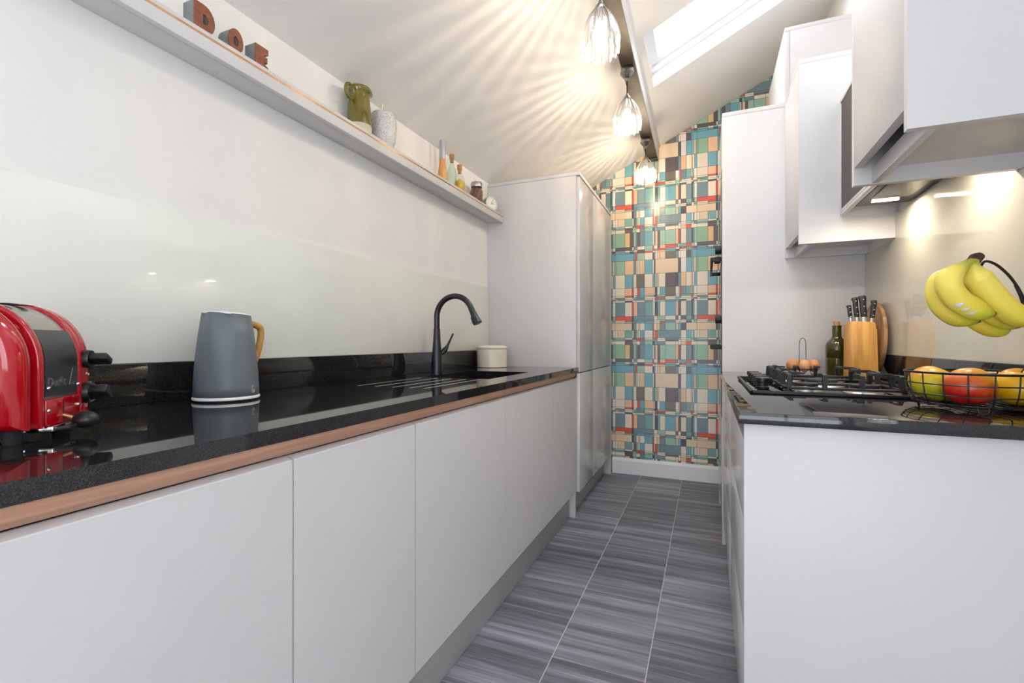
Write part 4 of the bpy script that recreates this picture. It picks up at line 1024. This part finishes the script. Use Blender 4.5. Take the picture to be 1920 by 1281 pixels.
for k in range(4):
    a = -1.75 + k * PI / 2; c, s = math.cos(a), math.sin(a); tn = (-s * .009, c * .009)
    bm = BM(); bxx, byy = bx_ + .092 * c, by_ + .092 * s
    add_tube(bm, smooth_path([(bxx - tn[0], byy - tn[1], .9245), (bxx - tn[0] * .8, byy - tn[1] * .8, .915), (bxx, byy, .912), (bxx + tn[0] * .8, byy + tn[1] * .8, .915), (bxx + tn[0], byy + tn[1], .9245)], 4), .0016, 6); obj('foot', bm, M['black'], t)
hk = [(.475, 1.232, 1.2), (.487, 1.237, 1.21), (.511, 1.247, 1.218), (.519, 1.25, 1.228), (.528, 1.254, 1.23), (.545, 1.261, 1.222), (.565, 1.269, 1.203), (.581, 1.276, 1.181), (.592, 1.281, 1.16), (.605, 1.286, 1.122), (.62, 1.294, 1.06), (.634, 1.305, .997)]
bm = BM(); add_tube(bm, smooth_path(hk, 4), .0026, 8)
add_tube(bm, smooth_path([(.579, 1.276, 1.182), (.588, 1.279, 1.16), (.597, 1.284, 1.13), (.611, 1.290, 1.07), (.622, 1.298, .997)], 4), .0024, 8); obj('banana_hook', bm, M['black'], t)
# fruit
def fruit(x, y, z, r, h, m, name, label, cat, tilt):
    t = thing(name, label, cat, (x, y, z - h), group='fruit in the wire basket')
    bm = BM(); pf = []
    for s in range(21):
        th = PI * s / 20; rr = r * math.sin(th) * (1 + .06 * math.cos(th)); zz = -h * math.cos(th)
        if s > 16: zz -= (s - 16) ** 2 * h * .017
        if s < 3: zz += (3 - s) ** 2 * h * .012
        pf.append((rr if 0 < s < 20 else 0, zz))
    add_lathe(bm, pf, (0, 0, 0), 36); me_t = Matrix.Translation((x, y, z)) @ tilt
    bm.transform(me_t); o = obj('flesh', bm, m, t)
    # keep the skin's own origin at the fruit centre so that its blush follows the fruit
    o.data.transform(Matrix.Translation((0, 0, -h))); o.location = (0, 0, h)
    bm = BM(); add_tube(bm, [(0, 0, h * .72), (.001, 0, h * .86), (.004, 0, h * 1.02)], .0014, 6); bm.transform(me_t); obj('stem', bm, M['stem'], t)
fruit(.5028, 1.4326, .9665, .0485, .0405, M['skin_green'], 'apple', 'yellow green apple, leftmost in the wire basket', 'apple', Matrix.Rotation(.5, 4, 'Y'))
fruit(.534, 1.343, .9680, .0460, .0420, M['skin_red'], 'apple', 'red and orange blushed apple in the middle of the wire basket', 'apple', Matrix.Rotation(-.35, 4, 'X'))
fruit(.6345, 1.386, .9675, .0430, .0415, M['skin_yellow'], 'apple', 'golden yellow fruit at the right side of the wire basket', 'apple', Matrix.Rotation(.3, 4, 'X'))
# tin behind the basket
x, y = .638, 1.526
t = thing('food_tin', 'small grey and crimson printed tin behind the fruit basket', 'tin', (x, y, .9102))
bm = BM(); add_lathe(bm, [(0, .9104), (.033, .9104), (.034, .912), (.034, .985), (0, .985)], (x, y, 0), 36); obj('body', bm, M['tingrey'], t)
bm = BM(); add_lathe(bm, [(0, .9852), (.0345, .9852), (.0345, .991), (.033, .9925), (0, .9925)], (x, y, 0), 36); obj('lid', bm, M['tinlid'], t)
def ptin(a, z, r=.0344): return Vector((x + r * math.cos(a), y + r * math.sin(a), z))
a0 = math.atan2(-y, -x) - .38
bm = BM(); n = 8
def patch(a_, b_, z0, z1, r):
    vs = [[bm.verts.new(ptin(a_ + (b_ - a_) * k / n, z, r)) for k in range(n + 1)] for z in (z0, z1)]
    for k in range(n): bm.faces.new((vs[0][k], vs[0][k + 1], vs[1][k + 1], vs[1][k]))
patch(a0 - .32, a0 + .32, .957, .983, .0345); lb = obj('label_square', bm, M['tinred'], t, solid=.0003)
bm = BM(); patch(-PI, PI, .9125, .921, .0345); obj('label_band', bm, M['tinred'], t, solid=.0003)
bm = BM()
for k in range(6):
    a = k * PI / 3; add_tube(bm, [ptin(a0, .970, .0352), ptin(a0 + .0075 / .0345 * math.cos(a), .970 + .0075 * math.sin(a), .0352)], .0012, 6)
obj('emblem', bm, M['white'], lb)
# bananas
t = thing('banana_bunch', 'bunch of ripe yellow bananas hanging above the fruit basket', 'bananas', (.505, 1.245, 1.09))
BN = [([(.487, 1.215, 1.226), (.461, 1.199, 1.211), (.443, 1.192, 1.192), (.443, 1.191, 1.172), (.456, 1.197, 1.152), (.478, 1.206, 1.136), (.502, 1.216, 1.126), (.526, 1.226, 1.122)], .0215),
      ([(.494, 1.245, 1.229), (.466, 1.250, 1.211), (.446, 1.242, 1.189), (.442, 1.240, 1.165), (.451, 1.244, 1.142), (.472, 1.252, 1.123), (.494, 1.262, 1.113), (.522, 1.273, 1.110)], .0205),
      ([(.493, 1.222, 1.227), (.488, 1.210, 1.210), (.496, 1.214, 1.192), (.513, 1.220, 1.169), (.534, 1.229, 1.144), (.557, 1.239, 1.124), (.580, 1.248, 1.111), (.597, 1.255, 1.104)], .0225),
      ([(.500, 1.245, 1.229), (.491, 1.252, 1.208), (.489, 1.254, 1.188), (.499, 1.258, 1.164), (.518, 1.265, 1.143), (.546, 1.276, 1.121), (.573, 1.288, 1.106), (.597, 1.297, 1.099)], .0195),
      ([(.504, 1.258, 1.229), (.500, 1.296, 1.205), (.496, 1.297, 1.173), (.510, 1.302, 1.141), (.531, 1.311, 1.116), (.556, 1.322, 1.100), (.579, 1.331, 1.091), (.598, 1.339, 1.092)], .0195)]
for pts, r in BN:
    pth = smooth_path(pts, 7); m = len(pth); rad = []
    for i in range(m):
        u = i / (m - 1)
        k = .36 + .64 * min(1, max(0, (u - .06) / .20)) ** 1.2 if u < .26 else (1.0 if u < .72 else max(.16, math.cos((u - .72) / .28 * 1.36)))
        rad.append(r * k)
    bm = BM(); lay = bm.verts.layers.float.new('ripeness'); rings = add_tube(bm, pth, r, 15, rad=rad)
    for i, rg in enumerate(rings):
        for j, v in enumerate(rg):
            v[lay] = i / (m - 1)
            c = pth[i]; ang = 2 * PI * j / 15
            v.co = c + (v.co - c) * (1 + .045 * math.cos(5 * ang))      # five soft ridges
    obj('banana', bm, M['banana'], t, angle=70)
bm = BM(); add_tube(bm, smooth_path([(.494, 1.232, 1.226), (.500, 1.238, 1.233), (.508, 1.241, 1.237), (.514, 1.243, 1.234)], 4), .01, 10, rad=[.008, .0095, .0105, .011, .0115, .012, .0115, .011, .0105, .0095, .0085, .007, .004]); obj('crown', bm, M['stem'], t)
bm = BM()
for q in range(3):
    c = Vector(((.4535, 1.1802, 1.1405), (.4645, 1.1855, 1.1325), (.4755, 1.1905, 1.1255))[q])
    fw = Vector((-c.x, -c.y, -.1)).normalized(); u_ = Vector((-fw.y, fw.x, 0)).normalized(); w_ = fw.cross(u_)
    ctr = bm.verts.new(c + fw * .0005)
    vs = [bm.verts.new(c + (u_ * math.cos(a) + w_ * math.sin(a)) * (.0092 if k % 2 == 0 else .0052) - fw * (.0008 if k % 2 == 0 else 0)) for k, a in enumerate([PI * k / 5 for k in range(10)])]
    for k in range(10): bm.faces.new((ctr, vs[k], vs[(k + 1) % 10]))
obj('sticker', bm, M['sticker'], t, solid=.0006)
